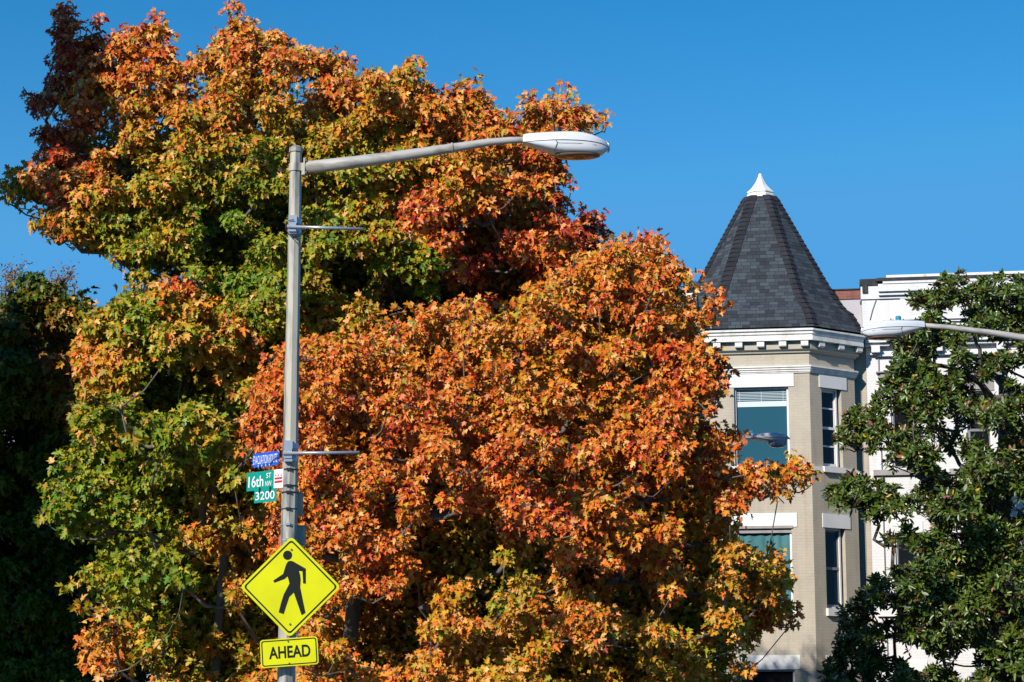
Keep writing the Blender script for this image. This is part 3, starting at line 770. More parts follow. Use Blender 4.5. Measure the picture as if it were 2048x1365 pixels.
m.prism([(-.05, .25), (.28, .2), (.34, -.12), (.16, -.16)], Vector((lx, -.35, lz)), Vector((1, 0, 0)), Vector((0, 0, 1)), Vector((0, -1, 0)), .15); m.build("copper_flashing", M_copper, db)
m = MB(); q = at(162, 588, 78); m.box(q.x - db.location.x - .12, q.x - db.location.x + .12, 1, 1.3, 13.2, q.z + .1); m.build("vent_pipe", mat("pale copper", (.5, .68, .66), .6), db)
for px, py in ((80, 690), (140, 690), (60, 860), (20, 1080)):
    q = at(px, py, 78); m = MB(); m.box(q.x - db.location.x - .45, q.x - db.location.x + .45, -.05, .02, q.z - .8, q.z + .8); m.build("window", M_glass_dark, db)

# ================================================================== street lamps
def cobra_head(parent, o, ax, sc, lens_kind, body, name="luminaire", cell=None):
    """o: arm end; ax: unit direction the head points; sc: length of the head in metres"""
    ax = Vector(ax); sd = Vector((0, 0, 1)).cross(ax); up = Vector((0, 0, 1))
    # side profile measured on the photograph, in lengths of the head
    xs = [0, .04, .12, .25, .38, .5, .62, .70, .78, .85, .91, .96, 1.0]
    top = [.095, .108, .111, .113, .116, .118, .115, .106, .088, .064, .040, .015, -.035]
    spl = [0, 0, 0, -.001, -.003, -.006, -.010, -.014, -.019, -.025, -.030, -.040, -.052]
    wid = [.075, .085, .115, .155, .18, .19, .19, .185, .172, .148, .112, .07, .015]
    if lens_kind == "bowl":
        top = [.05, .058, .066, .078, .088, .096, .106, .108, .105, .092, .07, .042, .0]
        spl = [.0, -.002, -.003, -.003, -.002, 0, .003, .005, .007, .009, .012, .012, -.004]
    def p(x, y, z): return o + (ax * x + sd * y + up * z) * sc
    m = MB(); rs = []
    for x, t, s, w in zip(xs, top, spl, wid):
        r = []
        for k in range(15):
            a = math.pi * k / 14; c, q = math.cos(a), math.sin(a)
            r.append(p(x + (-.035 * (1 - q) if x < .03 else 0) * 0, w * math.copysign(abs(c) ** .55, c), s + (t - s) * q ** .55))
        rs.append(r)
    m.rings(rs, False); m.face([v for v in rs[0]]); 
    up_ = m.build(name, body, parent)
    m = MB(); rs = []
    if lens_kind == "flat":
        low = [-.004, -.012, -.045, -.088, -.128, -.148, -.152, -.153, -.152, -.148, -.138, -.105, -.066]
    else:
        low = [-.010, -.010, -.011, -.013, -.016, -.040, -.066, -.062, -.050, -.035, -.018, -.006, -.008]
    for x, t, s, w in zip(xs, low, spl, wid):
        r = []
        for k in range(15):
            a = math.pi * k / 14; c, q = math.cos(a), math.sin(a)
            r.append(p(x, w * .97 * math.copysign(abs(c) ** .5, c), s - .004 + (t - s + .004) * q ** .6))
        rs.append(r)
    m.rings([r[::-1] for r in rs], False); m.build("lower_housing", body, up_)
    # the dark seam between the two shells
    m = MB()
    for sgn in (0, 14):
        m.tube([p(x, w * .985 * (1 if sgn == 0 else -1), s - .003) for x, s, w in zip(xs, spl, wid)], .0035, 5)
    if lens_kind == "flat":
        for sgn in (1, -1):
            m.tube([p(.38, .182 * sgn, -.01), p(.395, .184 * sgn, -.045), p(.372, .166 * sgn, -.10), p(.365, .13 * sgn, -.137)], .0032, 5)
            m.tube([p(.39, .186 * sgn, -.03), p(.42, .190 * sgn, -.045), p(.62, .192 * sgn, -.05), p(.85, .147 * sgn, -.062)], .0018, 5)
    m.build("seam", M_black, up_)
    m = MB()
    if lens_kind == "flat":
        rs = []
        for f, dz in ((1.0, .006), (1.0, -.012), (.8, -.024), (.3, -.028)):
            rs.append([p(.63 + .265 * f * math.cos(a), .15 * f * math.sin(a), -.150 + dz) for a in [2 * math.pi * k / 24 for k in range(24)]])
        m.rings(rs, True, False, True); m.build("lens", M_lens, up_)
    else:
        rs = []
        for f, dz in ((1.0, .0), (.98, -.045), (.86, -.085), (.6, -.112), (.2, -.122)):
            rs.append([p(.755 + .185 * f * math.cos(a), .15 * f * math.sin(a), -.02 + dz - .03 * (1 if dz else 0)) for a in [2 * math.pi * k / 24 for k in range(24)]])
        m.rings(rs, True, False, True); m.build("glass_bowl", M_bowl, up_)
    m = MB(); xc = .405 if lens_kind == "flat" else .27; zt_ = .115 if lens_kind == "flat" else .078
    m.tube([p(xc, 0, zt_ - .02), p(xc, 0, zt_ + .018)], .036 * sc / .93, 16); m.build("photocell_socket", body, up_)
    m = MB(); rr = .043 * sc / .93
    m.tube([p(xc, 0, zt_ + .018), p(xc, 0, zt_ + .07), p(xc, 0, zt_ + .078)], [rr, rr, rr * .8], 20, smooth=False); m.build("photocell", cell or M_black, up_)
    if lens_kind == "flat":
        m = MB(); m.tube([p(.965, .0, .012), p(.975, 0, .022), p(1.0, 0, -.02), p(1.003, 0, -.07), p(.985, 0, -.11)], .010, 6); m.build("latch", M_strap_l, up_)
    return up_

def octo_ring(c, R, z, rot): return [Vector((c[0] + R * math.cos(rot + math.pi / 4 * k), c[1] + R * math.sin(rot + math.pi / 4 * k), z)) for k in range(8)]
OR = math.radians(2.5)            # rotation of the eight sided shaft
PY = 22.6
pb = at(575.5, 1200, PY); pbx = pb.x
lamp = thing("street_lamp", "tall street lamp on an eight sided pole carrying the yellow crossing sign", "street lamp", (pbx, PY, 0))
z_top = at(593, 299, PY).z
def wpx(py): t = PY / (CP - (682.5 - py) / F_PX * SP); return t / F_PX     # metres per photo pixel on the pole
def rp(z):  # circumradius of the shaft at height z
    za, zb = at(593, 300, PY).z, at(575, 1330, PY).z
    wa, wb = 22.5 * wpx(300) / 2, 35.0 * wpx(1330) / 2
    return (wa + (wb - wa) * (za - z) / (za - zb)) / .97
def ring8(z, k=1.0, d=0.0): return octo_ring((0, 0), rp(z) * k + d, z, OR)
m = MB(); m.rings([ring8(0.02), ring8(z_top * .5), ring8(z_top)], True, True, True, False); pole = m.build("pole", M_galv, lamp)
m = MB(); m.rings([ring8(z_top - .035, 1, .012), ring8(z_top + .015, 1, .012), ring8(z_top + .035, .75), ring8(z_top + .045, .2)], True, True, True, False); m.build("pole_cap", M_arm, lamp)
m = MB(); m.box(-.22, .22, -.22, .22, .0, .035); m.build("base_plate", M_galv, lamp)
mids = [(612, 336), (700, 326), (800, 312.5), (900, 297.5), (980, 284.5), (1020, 281), (1060, 280.5)]
wds = [26, 25, 22, 19, 15, 13.5, 13]
m = MB(); m.tube([at(x, y, PY) - Vector((pbx, PY, 0)) for x, y in mids], [w / 2 * wpx(300) for w in wds], 16); arm = m.build("arm", M_arm, lamp)
m = MB(); q = at(620, 336, PY) - Vector((pbx, PY, 0)); u = wpx(330)
for dx in (905,): 
    c = at(dx, 296, PY) - Vector((pbx, PY, 0)); m.tube([c + Vector((-.012, 0, -.001)), c + Vector((.012, 0, .003))], 10.2 * u, 16)
m.build("arm_collar", M_arm, lamp)
m = MB(); ctr = at(596, 336, PY) - Vector((pbx, PY, 0)); zc_ = ctr.z
m.rings([ring8(zc_ - 8 * u, 1, .012), ring8(zc_ + 8 * u, 1, .012)], True, True, True, False)
fx_ = at(607, 336, PY).x - pbx
m.box(fx_ - .045, fx_ + .004, -.05, .05, zc_ - 8 * u, zc_ + 8 * u)
m.box(fx_ + .005, fx_ + .022, -.075, .075, zc_ - 17 * u, zc_ + 17 * u); m.box(fx_ - .015, fx_ + .004, -.06, .06, zc_ - 17 * u, zc_ - 9 * u)
for sy in (-.055, .055):
    for sz in (-12 * u, 12 * u): m.tube([Vector((fx_ + .015, sy, zc_ + sz)), Vector((fx_ + .04, sy, zc_ + sz))], .012, 6)
m.build("arm_clamp", M_galv, lamp)
hd = at(1046, 287, PY) - Vector((pbx, PY, 0))
cobra_head(lamp, hd, (1, 0, 0), 172 * wpx(290), "flat", M_lampwhite)
# banner rods with their clamps
for ya, yb, xa_, xb_, bands in ((453.5, 458.5, 574, 726.5, (444, 465)), (907, 905.3, 565.5, 719, (893, 918))):
    m = MB(); A = at(xa_, ya, PY - .16) - Vector((pbx, PY, 0)); B = at(xb_, yb, PY - .16) - Vector((pbx, PY, 0))
    m.tube([A, B], 3.1 * u, 10); rod = m.build("banner_rod", M_steel, lamp)
    for yy in bands:
        zb2 = at(590, yy, PY).z; m = MB()
        m.rings([ring8(zb2 - .03, 1, .006), ring8(zb2 + .03, 1, .006)], True, True, True, False)
        m.box(-.055, .035, -rp(zb2) - .055, -rp(zb2) + .01, zb2 - .045, zb2 + .045)
        m.build("rod_clamp", M_strap_l, rod)
    m = MB(); zb2 = A.z
    m.box(-.05, .03, -.15, -rp(zb2) + .01, zb2 - .05, zb2 + .05); m.build("rod_bracket", M_strap_l, rod)
# loose wire
m = MB(); pts = [(588, 440), (578, 441), (572, 446), (571, 455), (574, 464), (580, 470), (590, 474), (597, 472), (602, 466)]
m.tube([at(x, y, PY - .14) - Vector((pbx, PY, 0)) for x, y in pts], .0055, 5)
pts = [(580, 470), (588, 477), (596, 475), (588, 471), (582, 474), (592, 478), (606, 490)]
m.tube([at(x, y, PY - .15) - Vector((pbx, PY, 0)) for x, y in pts], .0045, 5); m.build("wire_loop", M_strap, lamp)
# straps
for k, yy in enumerate((940.5, 973, 986, 1019, 1050, 1081)):
    zb2 = at(583, yy, PY).z; m = MB(); hh_ = .009 if k in (0, 1, 2) else .006
    m.rings([ring8(zb2 - hh_, 1, .004), ring8(zb2 + hh_, 1, .004)], True, True, True, False)
    m.box(-.03, .02, -rp(zb2) - .02, -rp(zb2) + .01, zb2 - .012, zb2 + .012)
    m.build("strap", M_strap if k < 4 else M_steel, lamp)
# two narrow boxes on the far side of the pole
for xa_, xb_, ya, yb in ((590, 603.5, 988, 1031), (590, 609.5, 1053.5, 1091)):
    a, b = at(xa_, ya, PY + .12), at(xb_, yb, PY + .12); m = MB()
    m.box(a.x - pbx, b.x - pbx, .1, .26, b.z, a.z); m.box(a.x - pbx, b.x - pbx + .008, .09, .27, a.z + .001, a.z + .012); m.build("control_box", M_galv, lamp)

# second lamp, reaching in from the right
L2Y = 30.0
e2 = at(1846, 653, L2Y); far = 10.6
lamp2 = thing("street_lamp", "street lamp whose grey arm reaches in from the right edge across the magnolia", "street lamp", (far, L2Y, 0))
b2 = Vector((far, L2Y, 0)); u2 = (L2Y / .98) / F_PX
p2 = [at(1840, 650.5, L2Y), at(1890, 654.5, L2Y), at(1940, 660.5, L2Y), at(1990, 667, L2Y), at(2048, 676, L2Y)]
lst = p2[-1] + (p2[-1] - p2[-2]) * 6.2; z_a = lst.z - .25
p2.append(Vector((far - .12, L2Y, z_a)))
m = MB(); m.tube([p - b2 for p in p2], [4.6 * u2, 5.2 * u2, 5.8 * u2, 6.4 * u2, 7.0 * u2, 14 * u2], 14); m.build("arm", M_arm, lamp2)
m = MB(); m.rings([octo_ring((0, 0), .17, 0, OR), octo_ring((0, 0), .09, z_a + .4, OR)], True, True, True, False); m.build("pole", M_galv, lamp2)
cobra_head(lamp2, at(1848, 656, L2Y) - b2, (-1, 0, -.015), 125 * u2, "flat", M_lampgrey, cell=M_bluecell)

# third lamp, half hidden by the orange maple, in front of the turret window
L3Y = 40.0; u3 = (L3Y / .98) / F_PX
x3 = at(1265, 900, L3Y).x; b3 = Vector((x3, L3Y, 0))
lamp3 = thing("street_lamp", "old street lamp with clear glass bowl hanging before the turret window", "street lamp", b3)
p3 = [at(1268, 925, L3Y), at(1330, 905, L3Y), at(1380, 892, L3Y), at(1430, 882, L3Y), at(1484, 877, L3Y)]
m = MB(); m.tube([p - b3 for p in p3], [7 * u3, 6 * u3, 5.5 * u3, 5 * u3, 4.2 * u3], 12); m.build("arm", M_arm, lamp3)
m = MB(); m.rings([octo_ring((0, 0), .15, 0, OR), octo_ring((0, 0), .09, p3[0].z + .3, OR)], True, True, True, False); m.build("pole", M_galv, lamp3)
M_oldlamp = worn("weathered grey lamp body", (.52, .49, .53), (.36, .33, .37), 14, .42)
cobra_head(lamp3, at(1475, 878, L3Y) - b3, (1, 0, 0), 104 * u3, "bowl", M_oldlamp, cell=M_bluecell)

# ================================================================== signs
def text_mesh(txt, h, wid=None, font_sp=1.0, bold=0.0):
    cu = bpy.data.curves.new("txt", 'FONT'); cu.body = txt; cu.size = 1; cu.align_x = 'LEFT'; cu.space_character = font_sp; cu.offset = bold
    o = bpy.data.objects.new("txt", cu); COL.objects.link(o)
    dg = bpy.context.evaluated_depsgraph_get(); me = bpy.data.meshes.new_from_object(o.evaluated_get(dg))
    bpy.data.objects.remove(o); bpy.data.curves.remove(cu)
    v = np.array([x.co[:] for x in me.vertices]); f = [list(p.vertices) for p in me.polygons]; bpy.data.meshes.remove(me)
    v[:, 0] -= v[:, 0].min(); v[:, 1] -= v[:, 1].min(); v[:, 1] *= h / v[:, 1].max()
    if wid: v[:, 0] *= wid / v[:, 0].max()
    return v, f
def put_text(name, txt, fr_o, axx, azz, nn, x, z, h, wid, m, parent, bold=0.0, lift=.004, sp=1.0, shear=0):
    v, f = text_mesh(txt, h, wid, sp, bold); mb = MB()
    for p in f: mb.face([fr_o + axx * (x + v[i][0]) + azz * (z + v[i][1] + shear * v[i][0]) + nn * lift for i in p])
    return mb.build(name, m, parent)
def rrect(w, h, r, n=6):
    pts = []
    for cx, cy, a0 in ((w - r, h - r, 0), (r, h - r, 90), (r, r, 180), (w - r, r, 270)):
        for k in range(n + 1):
            a = math.radians(a0 + 90 * k / n); pts.append((cx + r * math.cos(a), cy + r * math.sin(a)))
    return pts
def strip(mb, outer, inner, o, axx, azz, nn, lift):
    n = len(outer)
    for i in range(n):
        j = (i + 1) % n
        mb.face([o + axx * q[0] + azz * q[1] + nn * lift for q in (outer[i], outer[j], inner[j], inner[i])])

# pedestrian warning diamond
pzY = PY - .19; su = 97.5 * (pzY / (CP - (682.5 - 1173) / F_PX * SP)) / F_PX     # half diagonal
cen = at(581, 1174, pzY)
ped = thing("pedestrian_sign", "yellow diamond sign with a black walking figure on the street lamp pole", "sign", cen)
s = su * math.sqrt(2) * 1.035; r_ = .045
R45 = lambda pts, c: [((x - c) * math.cos(math.pi / 4) - (y - c) * math.sin(math.pi / 4), (x - c) * math.sin(math.pi / 4) + (y - c) * math.cos(math.pi / 4)) for x, y in pts]
O = Vector((0, 0, 0)); X_ = Vector((1, 0, 0)); Z_ = Vector((0, 0, 1)); NN = Vector((0, -1, 0))
m = MB(); m.prism(R45(rrect(s, s, r_), s / 2), O, X_, Z_, NN, .004); m.build("panel", M_yellow, ped)
m = MB(); i0, i1 = .024, .040
a = [(x + i0, y + i0) for x, y in rrect(s - 2 * i0, s - 2 * i0, r_ * .75)]; b = [(x + i1, y + i1) for x, y in rrect(s - 2 * i1, s - 2 * i1, r_ * .6)]
strip(m, R45(a, s / 2), R45(b, s / 2), O, X_, Z_, NN, .002); m.build("border", M_signblack, ped)
k_ = su / 420.0
def pc(pts): return [((x - 525) * k_, (541 - y) * k_) for x, y in pts]
m = MB(); hdp = [(495 + 39.5 * math.cos(2 * math.pi * i / 32), 270 + 40.5 * math.sin(2 * math.pi * i / 32)) for i in range(32)]
m.face([O + X_ * x + Z_ * y + NN * .002 for x, y in pc(hdp)])
body = [(512, 319), (524, 318), (540, 321), (655, 386), (657, 516), (633, 512), (625, 408), (595, 405), (606, 436), (612, 480), (609, 545), (632, 650), (658, 765), (625, 785), (554, 591), (517, 628),
        (492, 705), (471, 776), (427, 760), (446, 680), (468, 606), (492, 560), (515, 514), (507, 480), (497, 452), (475, 474), (386, 507), (375, 488), (459, 431), (470, 395), (480, 360), (490, 336), (500, 324)]
bp2 = pc(body); m.face([O + X_ * x + Z_ * y + NN * .002 for x, y in bp2][::-1]); m.build("walking_figure", M_signblack, ped)
for yb in (221, 861):
    m = MB(); x, z = pc([(527, yb)])[0]; m.tube([O + X_ * x + Z_ * z + NN * .001, O + X_ * x + Z_ * z + NN * .012], .010, 8); m.build("bolt", M_bolt, ped)

# AHEAD plaque, slightly tilted
tl, tr, bl = at(519.5, 1281, pzY - .01), at(634.5, 1272.5, pzY - .01), at(522.5, 1337, pzY - .01)
pw = (tr - tl).length; ph = (bl - tl).length; px_ = (tr - tl).normalized(); pz_ = Vector((0, -1, 0)).cross(px_) * -1
pz_ = px_.cross(Vector((0, -1, 0))) * 1
if pz_.z < 0: pz_ = -pz_
plo = tl - pz_ * ph
ah = thing("ahead_plaque", "yellow rectangular plaque reading AHEAD under the crossing sign", "sign", plo)
m = MB(); m.prism(rrect(pw, ph, .032), O, px_, pz_, NN, .004); m.build("panel", M_yellow, ah)
m = MB(); a = [(x + .013, y + .013) for x, y in rrect(pw - .026, ph - .026, .024)]; b = [(x + .024, y + .024) for x, y in rrect(pw - .048, ph - .048, .018)]
strip(m, a, b, O, px_, pz_, NN, .002); m.build("border", M_signblack, ah)
sh_ = 0.0
put_text("lettering", "AHEAD", O, px_, pz_, NN, pw * .145, ph * .30, ph * .43, pw * .72, M_signblack, ah, bold=.022)
for u_, v_ in ((.49, .885), (.49, .105)):
    m = MB(); c = px_ * pw * u_ + pz_ * ph * v_; m.tube([c + NN * .001, c + NN * .010], .008, 8); m.build("bolt", M_bolt, ah)

# street name signs stand out from the pole to the left, turned away from the camera
hinge = at(567, 960, PY - .05)
ANG = math.radians(-42)           # direction of the blade: left and away
bd = Vector((math.cos(ANG), math.sin(ANG), 0))    # local x (left to right as read) points right and nearer
SFm = Frame((hinge.x, hinge.y, 0), ANG); sn = -SFm.y
def shit(px, py, off=0): x, z = SFm.hit(px, py, -off); return x, z - 0
def sign_thing(name, label, cx, cz): return thing(name, label, "sign", Vector((hinge.x, hinge.y, 0)) + SFm.x * cx + Vector((0, 0, cz)), 0)
def quad_sign(name, label, x0p, x1p, ytp, ybp, m_, off=0.0, r=0.0):
    """left/right photo columns, photo rows of the left top and bottom corners"""
    xa, zt_ = shit(x0p, ytp, off); _, zb_ = shit(x0p, ybp, off); xb, _ = shit(x1p, ytp, off)
    t = sign_thing(name, label, xa, zb_); t.location += sn * off
    w, h = xb - xa, zt_ - zb_
    m = MB(); m.prism(rrect(w, h, r) if r else [(0, 0), (w, 0), (w, h), (0, h)], O, SFm.x, Z_, sn, .004); m.build("panel", m_, t)
    return t, w, h
st, w, h = quad_sign("street_name_sign", "green street name blade reading 16th ST NW with a red and white flag", 494, 567, 946.5, 983.5, M_green)
print("sign16", w, h)
fxw = w * (548.5 - 494) / (567 - 494)
m = MB(); m.face([SFm.x * x + Z_ * z + sn * .002 for x, z in ((fxw, .0), (w, .0), (w, h), (fxw, h))]); m.build("flag_panel", M_signwhite, st)
m = MB()
for z0, z1 in ((.47, .575), (.28, .40)): m.face([SFm.x * x + Z_ * z * 1 + sn * .004 for x, z in ((fxw + (w - fxw) * .08, h * z0), (w - (w - fxw) * .08, h * z0), (w - (w - fxw) * .08, h * z1), (fxw + (w - fxw) * .08, h * z1))])
for kx in (.22, .5, .78):
    cx_, cz_ = fxw + (w - fxw) * kx, h * .68
    st_pts = [(cx_ + (.016 if i % 2 == 0 else .007) * math.sin(math.pi * i / 5) * .95, cz_ + (.016 if i % 2 == 0 else .007) * math.cos(math.pi * i / 5)) for i in range(10)]
    m.face([SFm.x * x + Z_ * z + sn * .004 for x, z in st_pts])
m.build("flag_emblem", M_signred, st)
put_text("lettering", "16th", O, SFm.x, Z_, sn, w * .055, h * .18, h * .60, w * .41, M_signwhite, st, bold=.008)
put_text("lettering", "ST", O, SFm.x, Z_, sn, w * .545, h * .60, h * .27, w * .13, M_signwhite, st, bold=.006)
put_text("lettering", "NW", O, SFm.x, Z_, sn, w * .52, h * .17, h * .27, w * .17, M_signwhite, st, bold=.004)
bn, w, h = quad_sign("block_number_sign", "small green sign reading 3200 below the street name blade", 508.5, 553, 981, 1007, M_green, .012)
put_text("lettering", "3200", O, SFm.x, Z_, sn, w * .07, h * .2, h * .62, w * .86, M_signwhite, bn, bold=.004)
for kx in (.26, .73):
    m = MB(); c = SFm.x * w * kx + Z_ * h * .95; m.box(-.008, .008, -.008, .0, -.03, .03, Matrix.Translation(c + sn * .004) @ Matrix.Rotation(ANG, 4, 'Z')); m.build("clip", M_black, bn)
ev, w, h = quad_sign("evacuation_sign", "blue sign reading EVACUATION ROUTE above the street name blade", 505.5, 557.5, 908.5, 936, M_blue, .0, .03)
put_text("lettering", "EVACUATION ROUTE", O, SFm.x, Z_, sn, w * .045, h * .2, h * .62, w * .91, M_signwhite, ev, bold=.0, sp=1.08)
for kx in (.28, .42, .57, .71):
    m = MB(); c = SFm.x * w * kx; m.tube([c + Z_ * h * .14 + sn * .004, c + Z_ * h * .10 + sn * .02, c - Z_ * h * .08 + sn * .02, c - Z_ * h * .2 + sn * .006], .006, 6); m.build("hook", M_strap_l, ev)
m = MB(); c = SFm.x * w * .72; pe = at(572, 918, PY - .1) - ev.location
m.tube([c + Z_ * h * .16 + sn * .012, c + SFm.x * w * .14 + Z_ * h * .42 + sn * .015, c + SFm.x * w * .25 + Z_ * h * .52 + sn * .012, pe], .0045, 5); m.build("tie_wire", M_strap, ev)

# ================================================================== trees
MAPLES = "autumn maples along the street"
A_poly = [(105, 20), (130, 0), (150, 25), (158, 70), (185, 50), (215, 70), (240, 62), (285, 45), (325, 40), (345, 75), (350, 115), (392, 118), (430, 72), (448, 30), (470, 0), (500, 25), (515, 55), (560, 60), (600, 90), (640, 85), (690, 110),
          (702, 142), (760, 140), (800, 115), (835, 120), (850, 165), (890, 170), (930, 158), (975, 175), (992, 222), (1030, 232), (1050, 195), (1100, 190), (1165, 205), (1215, 235), (1212, 252), (1172, 262), (1130, 300), (1142, 370), (1115, 385),
          (1140, 440), (1195, 425), (1210, 470), (1200, 500), (1190, 560), (1100, 640), (1000, 690), (800, 720), (620, 730), (500, 720), (420, 660), (400, 560), (300, 565), (248, 558), (243, 520), (200, 505), (110, 480), (68, 452), (70, 420), (120, 405),
          (60, 412), (18, 408), (8, 370), (30, 325), (80, 325), (75, 260), (100, 245), (132, 240), (115, 225), (62, 230), (58, 195), (100, 170), (104, 120), (118, 60)]
A_holes = [(450, 492, 46), (555, 425, 32), (330, 545, 26), (960, 470, 40), (1045, 425, 34), (700, 545, 40), (800, 610, 40), (905, 610, 46), (1010, 560, 40), (215, 265, 16), (400, 175, 14), (600, 185, 15), (250, 330, 20), (1010, 330, 16), (330, 250, 12), (520, 250, 12), (170, 300, 18)]
A_ctrl = [(130, 100, 0.98), (90, 280, 0.98), (45, 370, 0.42), (300, 100, 0.735), (480, 80, 0.715), (640, 130, 0.715), (900, 220, 0.705), (1150, 230, 0.675), (250, 230, 0.675), (120, 330, 0.905), (150, 430, 0.575), (300, 330, 0.42), (500, 300, 0.42), (450, 200, 0.635), (620, 370, 0.33), (750, 330, 0.4), (760, 220, 0.635), (900, 330, 0.575), (1000, 280, 0.695), (1100, 330, 0.775), (250, 480, 0.32), (450, 420, 0.22), (500, 560, 0.15), (600, 480, 0.3), (700, 480, 0.36), (850, 420, 0.855), (930, 500, 0.98), (980, 540, 0.98), (1170, 450, 0.98), (1100, 480, 0.855), (650, 600, 0.32), (750, 560, 0.3), (840, 560, 0.1), (430, 620, 0.2), (560, 660, 0.35), (700, 640, 0.555)]
A_tips = [(130, 12, 15), (200, 40, 14), (470, 12, 13), (318, 30, 10), (1132, 172, 12), (1133, 195, 10), (1205, 243, 12), (835, 125, 14), (1200, 432, 13), (1183, 432, 11), (22, 345, 13), (20, 392, 12), (72, 448, 11), (70, 200, 13), (80, 262, 12)]
tA, nA = maple("tallest maple with orange and olive leaves rising behind the street lamp", A_poly, A_holes, A_ctrl, 34.2, 3.2, (640, 420), (660, 470), 655, MAPLES, rmax=58, rmin=13, seed=4, density=.80, fill=16000,
               fill_rng=(-.15, .85), size=(.060, .086), fill_top=(180, 560), djit=.5, tips=A_tips, limbs=[[(640, 520, 32.6), (655, 660, 32.6)], [(1010, 330, 33.2)], [(880, 560, 33.6)]])

B_poly = [(500, 800), (520, 740), (560, 695), (640, 665), (740, 665), (820, 622), (920, 605), (1010, 612), (1080, 562), (1190, 500), (1225, 478), (1275, 475), (1310, 468), (1335, 500), (1350, 530), (1388, 545), (1380, 580), (1440, 582), (1432, 620), (1400, 682), (1455, 722), (1452, 742), (1435, 800), (1392, 830),
          (1470, 860), (1480, 890), (1450, 928), (1520, 932), (1590, 920), (1630, 932), (1622, 965), (1540, 985), (1490, 1012), (1462, 1060), (1500, 1100), (1540, 1105), (1575, 1130), (1565, 1180), (1600, 1242), (1560, 1250), (1500, 1268), (1478, 1300), (1500, 1335), (1470, 1360), (1455, 1480), (560, 1480), (600, 1260), (560, 1180),
          (540, 1060), (560, 960), (520, 930), (480, 870), (490, 830)]
B_holes = [(900, 1085, 78), (960, 1070, 50), (720, 860, 44), (1082, 725, 28), (1150, 860, 30), (770, 1255, 80), (690, 1240, 40), (645, 1140, 40), (1000, 1150, 24), (1385, 1010, 42), (1300, 1010, 24), (1262, 1185, 44), (1400, 1120, 40), (880, 965, 22), (1200, 655, 30), (1032, 622, 26), (685, 905, 34), (1135, 1330, 40),
           (1245, 1330, 46), (1170, 1150, 26), (1280, 740, 22), (1380, 1220, 40), (830, 1200, 36), (1080, 1120, 24), (1440, 1320, 26), (960, 1200, 26), (1100, 960, 18), (1230, 960, 18), (780, 1010, 16), (960, 800, 16), (1010, 700, 14), (1338, 592, 9), (1362, 593, 13), (1386, 592, 10), (1400, 560, 8)]
B_ctrl = [(560, 720, 0.767), (600, 850, 0.827), (700, 700, 0.705), (900, 680, 0.685), (1000, 640, 0.705), (1150, 560, 0.665), (1300, 520, 0.743), (1400, 620, 0.725), (1430, 740, 0.803), (1300, 700, 0.743), (1100, 700, 0.685), (700, 820, 0.779), (850, 900, 0.815), (1000, 950, 0.803), (1150, 900, 0.767), (1300, 900, 0.785), (1450, 930, 0.785), (1600, 940, 0.645), (600, 960, 0.743), (700, 1050, 0.743), (800, 1150, 0.791), (950, 1120, 0.555), (1050, 1020, 0.815), (1100, 1200, 0.665), (1000, 1170, 0.34), (1200, 1100, 0.755), (1350, 1150, 0.705), (1530, 1130, 0.525), (1550, 1220, 0.685), (1400, 1250, 0.45), (900, 1250, 0.645), (1050, 1300, 0.535), (700, 1300, 0.645), (1300, 1320, 0.555), (640, 1340, 0.665), (900, 800, 0.767), (1200, 780, 0.743), (1250, 820, 0.665)]
B_tips = [(1292, 465, 11), (1340, 515, 12), (1392, 545, 10), (1430, 592, 13), (1448, 600, 9), (1458, 738, 12), (1425, 795, 12), (1478, 880, 12), (1612, 940, 16), (1630, 950, 10), (1592, 1240, 12), (1565, 1170, 14), (1530, 1118, 14), (1560, 1130, 12), (1495, 1335, 12), (1320, 480, 11), (1275, 478, 10), (1500, 945, 22), (1550, 945, 22), (1585, 940, 18)]
tB, nB = maple("spreading orange red maple in front of the turret house", B_poly, B_holes, B_ctrl, 30.3, 3.0, (1000, 1000), (640, 560), 700, MAPLES, rmax=60, rmin=12, seed=9, density=.92, fill=24000,
               fill_rng=(.15, .95), hue_sd=.11, size=(.053, .077), tips=B_tips, limbs=[[(845, 1035, 28.7), (925, 1018, 28.4), (935, 1003, 28.6)], [(722, 845, 28.6), (770, 795, 28.4)], [(1280, 755, 28.6), (1330, 725, 28.4)]], trunk_top=.42)

C_poly = [(165, 652), (200, 604), (260, 582), (350, 556), (430, 560), (480, 620), (530, 680), (545, 740), (530, 820), (540, 880), (560, 960), (585, 1040), (590, 1100), (590, 1250), (560, 1350), (560, 1480), (300, 1480), (310, 1350), (165, 1340), (160, 1295), (235, 1215), (135, 1195), (160, 1150), (195, 1100),
          (92, 1030), (94, 960), (140, 900), (150, 850), (160, 760), (150, 700)]
C_holes = [(320, 772, 52), (395, 760, 34), (430, 790, 24), (250, 935, 28), (350, 1025, 44), (210, 1075, 36), (430, 985, 20), (160, 1240, 40), (330, 1200, 34), (255, 1350, 50), (455, 1025, 24), (420, 1160, 34), (250, 1060, 30), (500, 1250, 36), (350, 1320, 36), (290, 690, 14), (480, 1110, 20), (190, 900, 14), (500, 860, 24), (510, 990, 20), (270, 1230, 22), (400, 1250, 26), (440, 1330, 30), (220, 1140, 14), (380, 1110, 22), (130, 1100, 30), (185, 1190, 22), (300, 1085, 24), (520, 1180, 22), (480, 1300, 26), (300, 890, 16), (120, 930, 12), (210, 770, 16)]
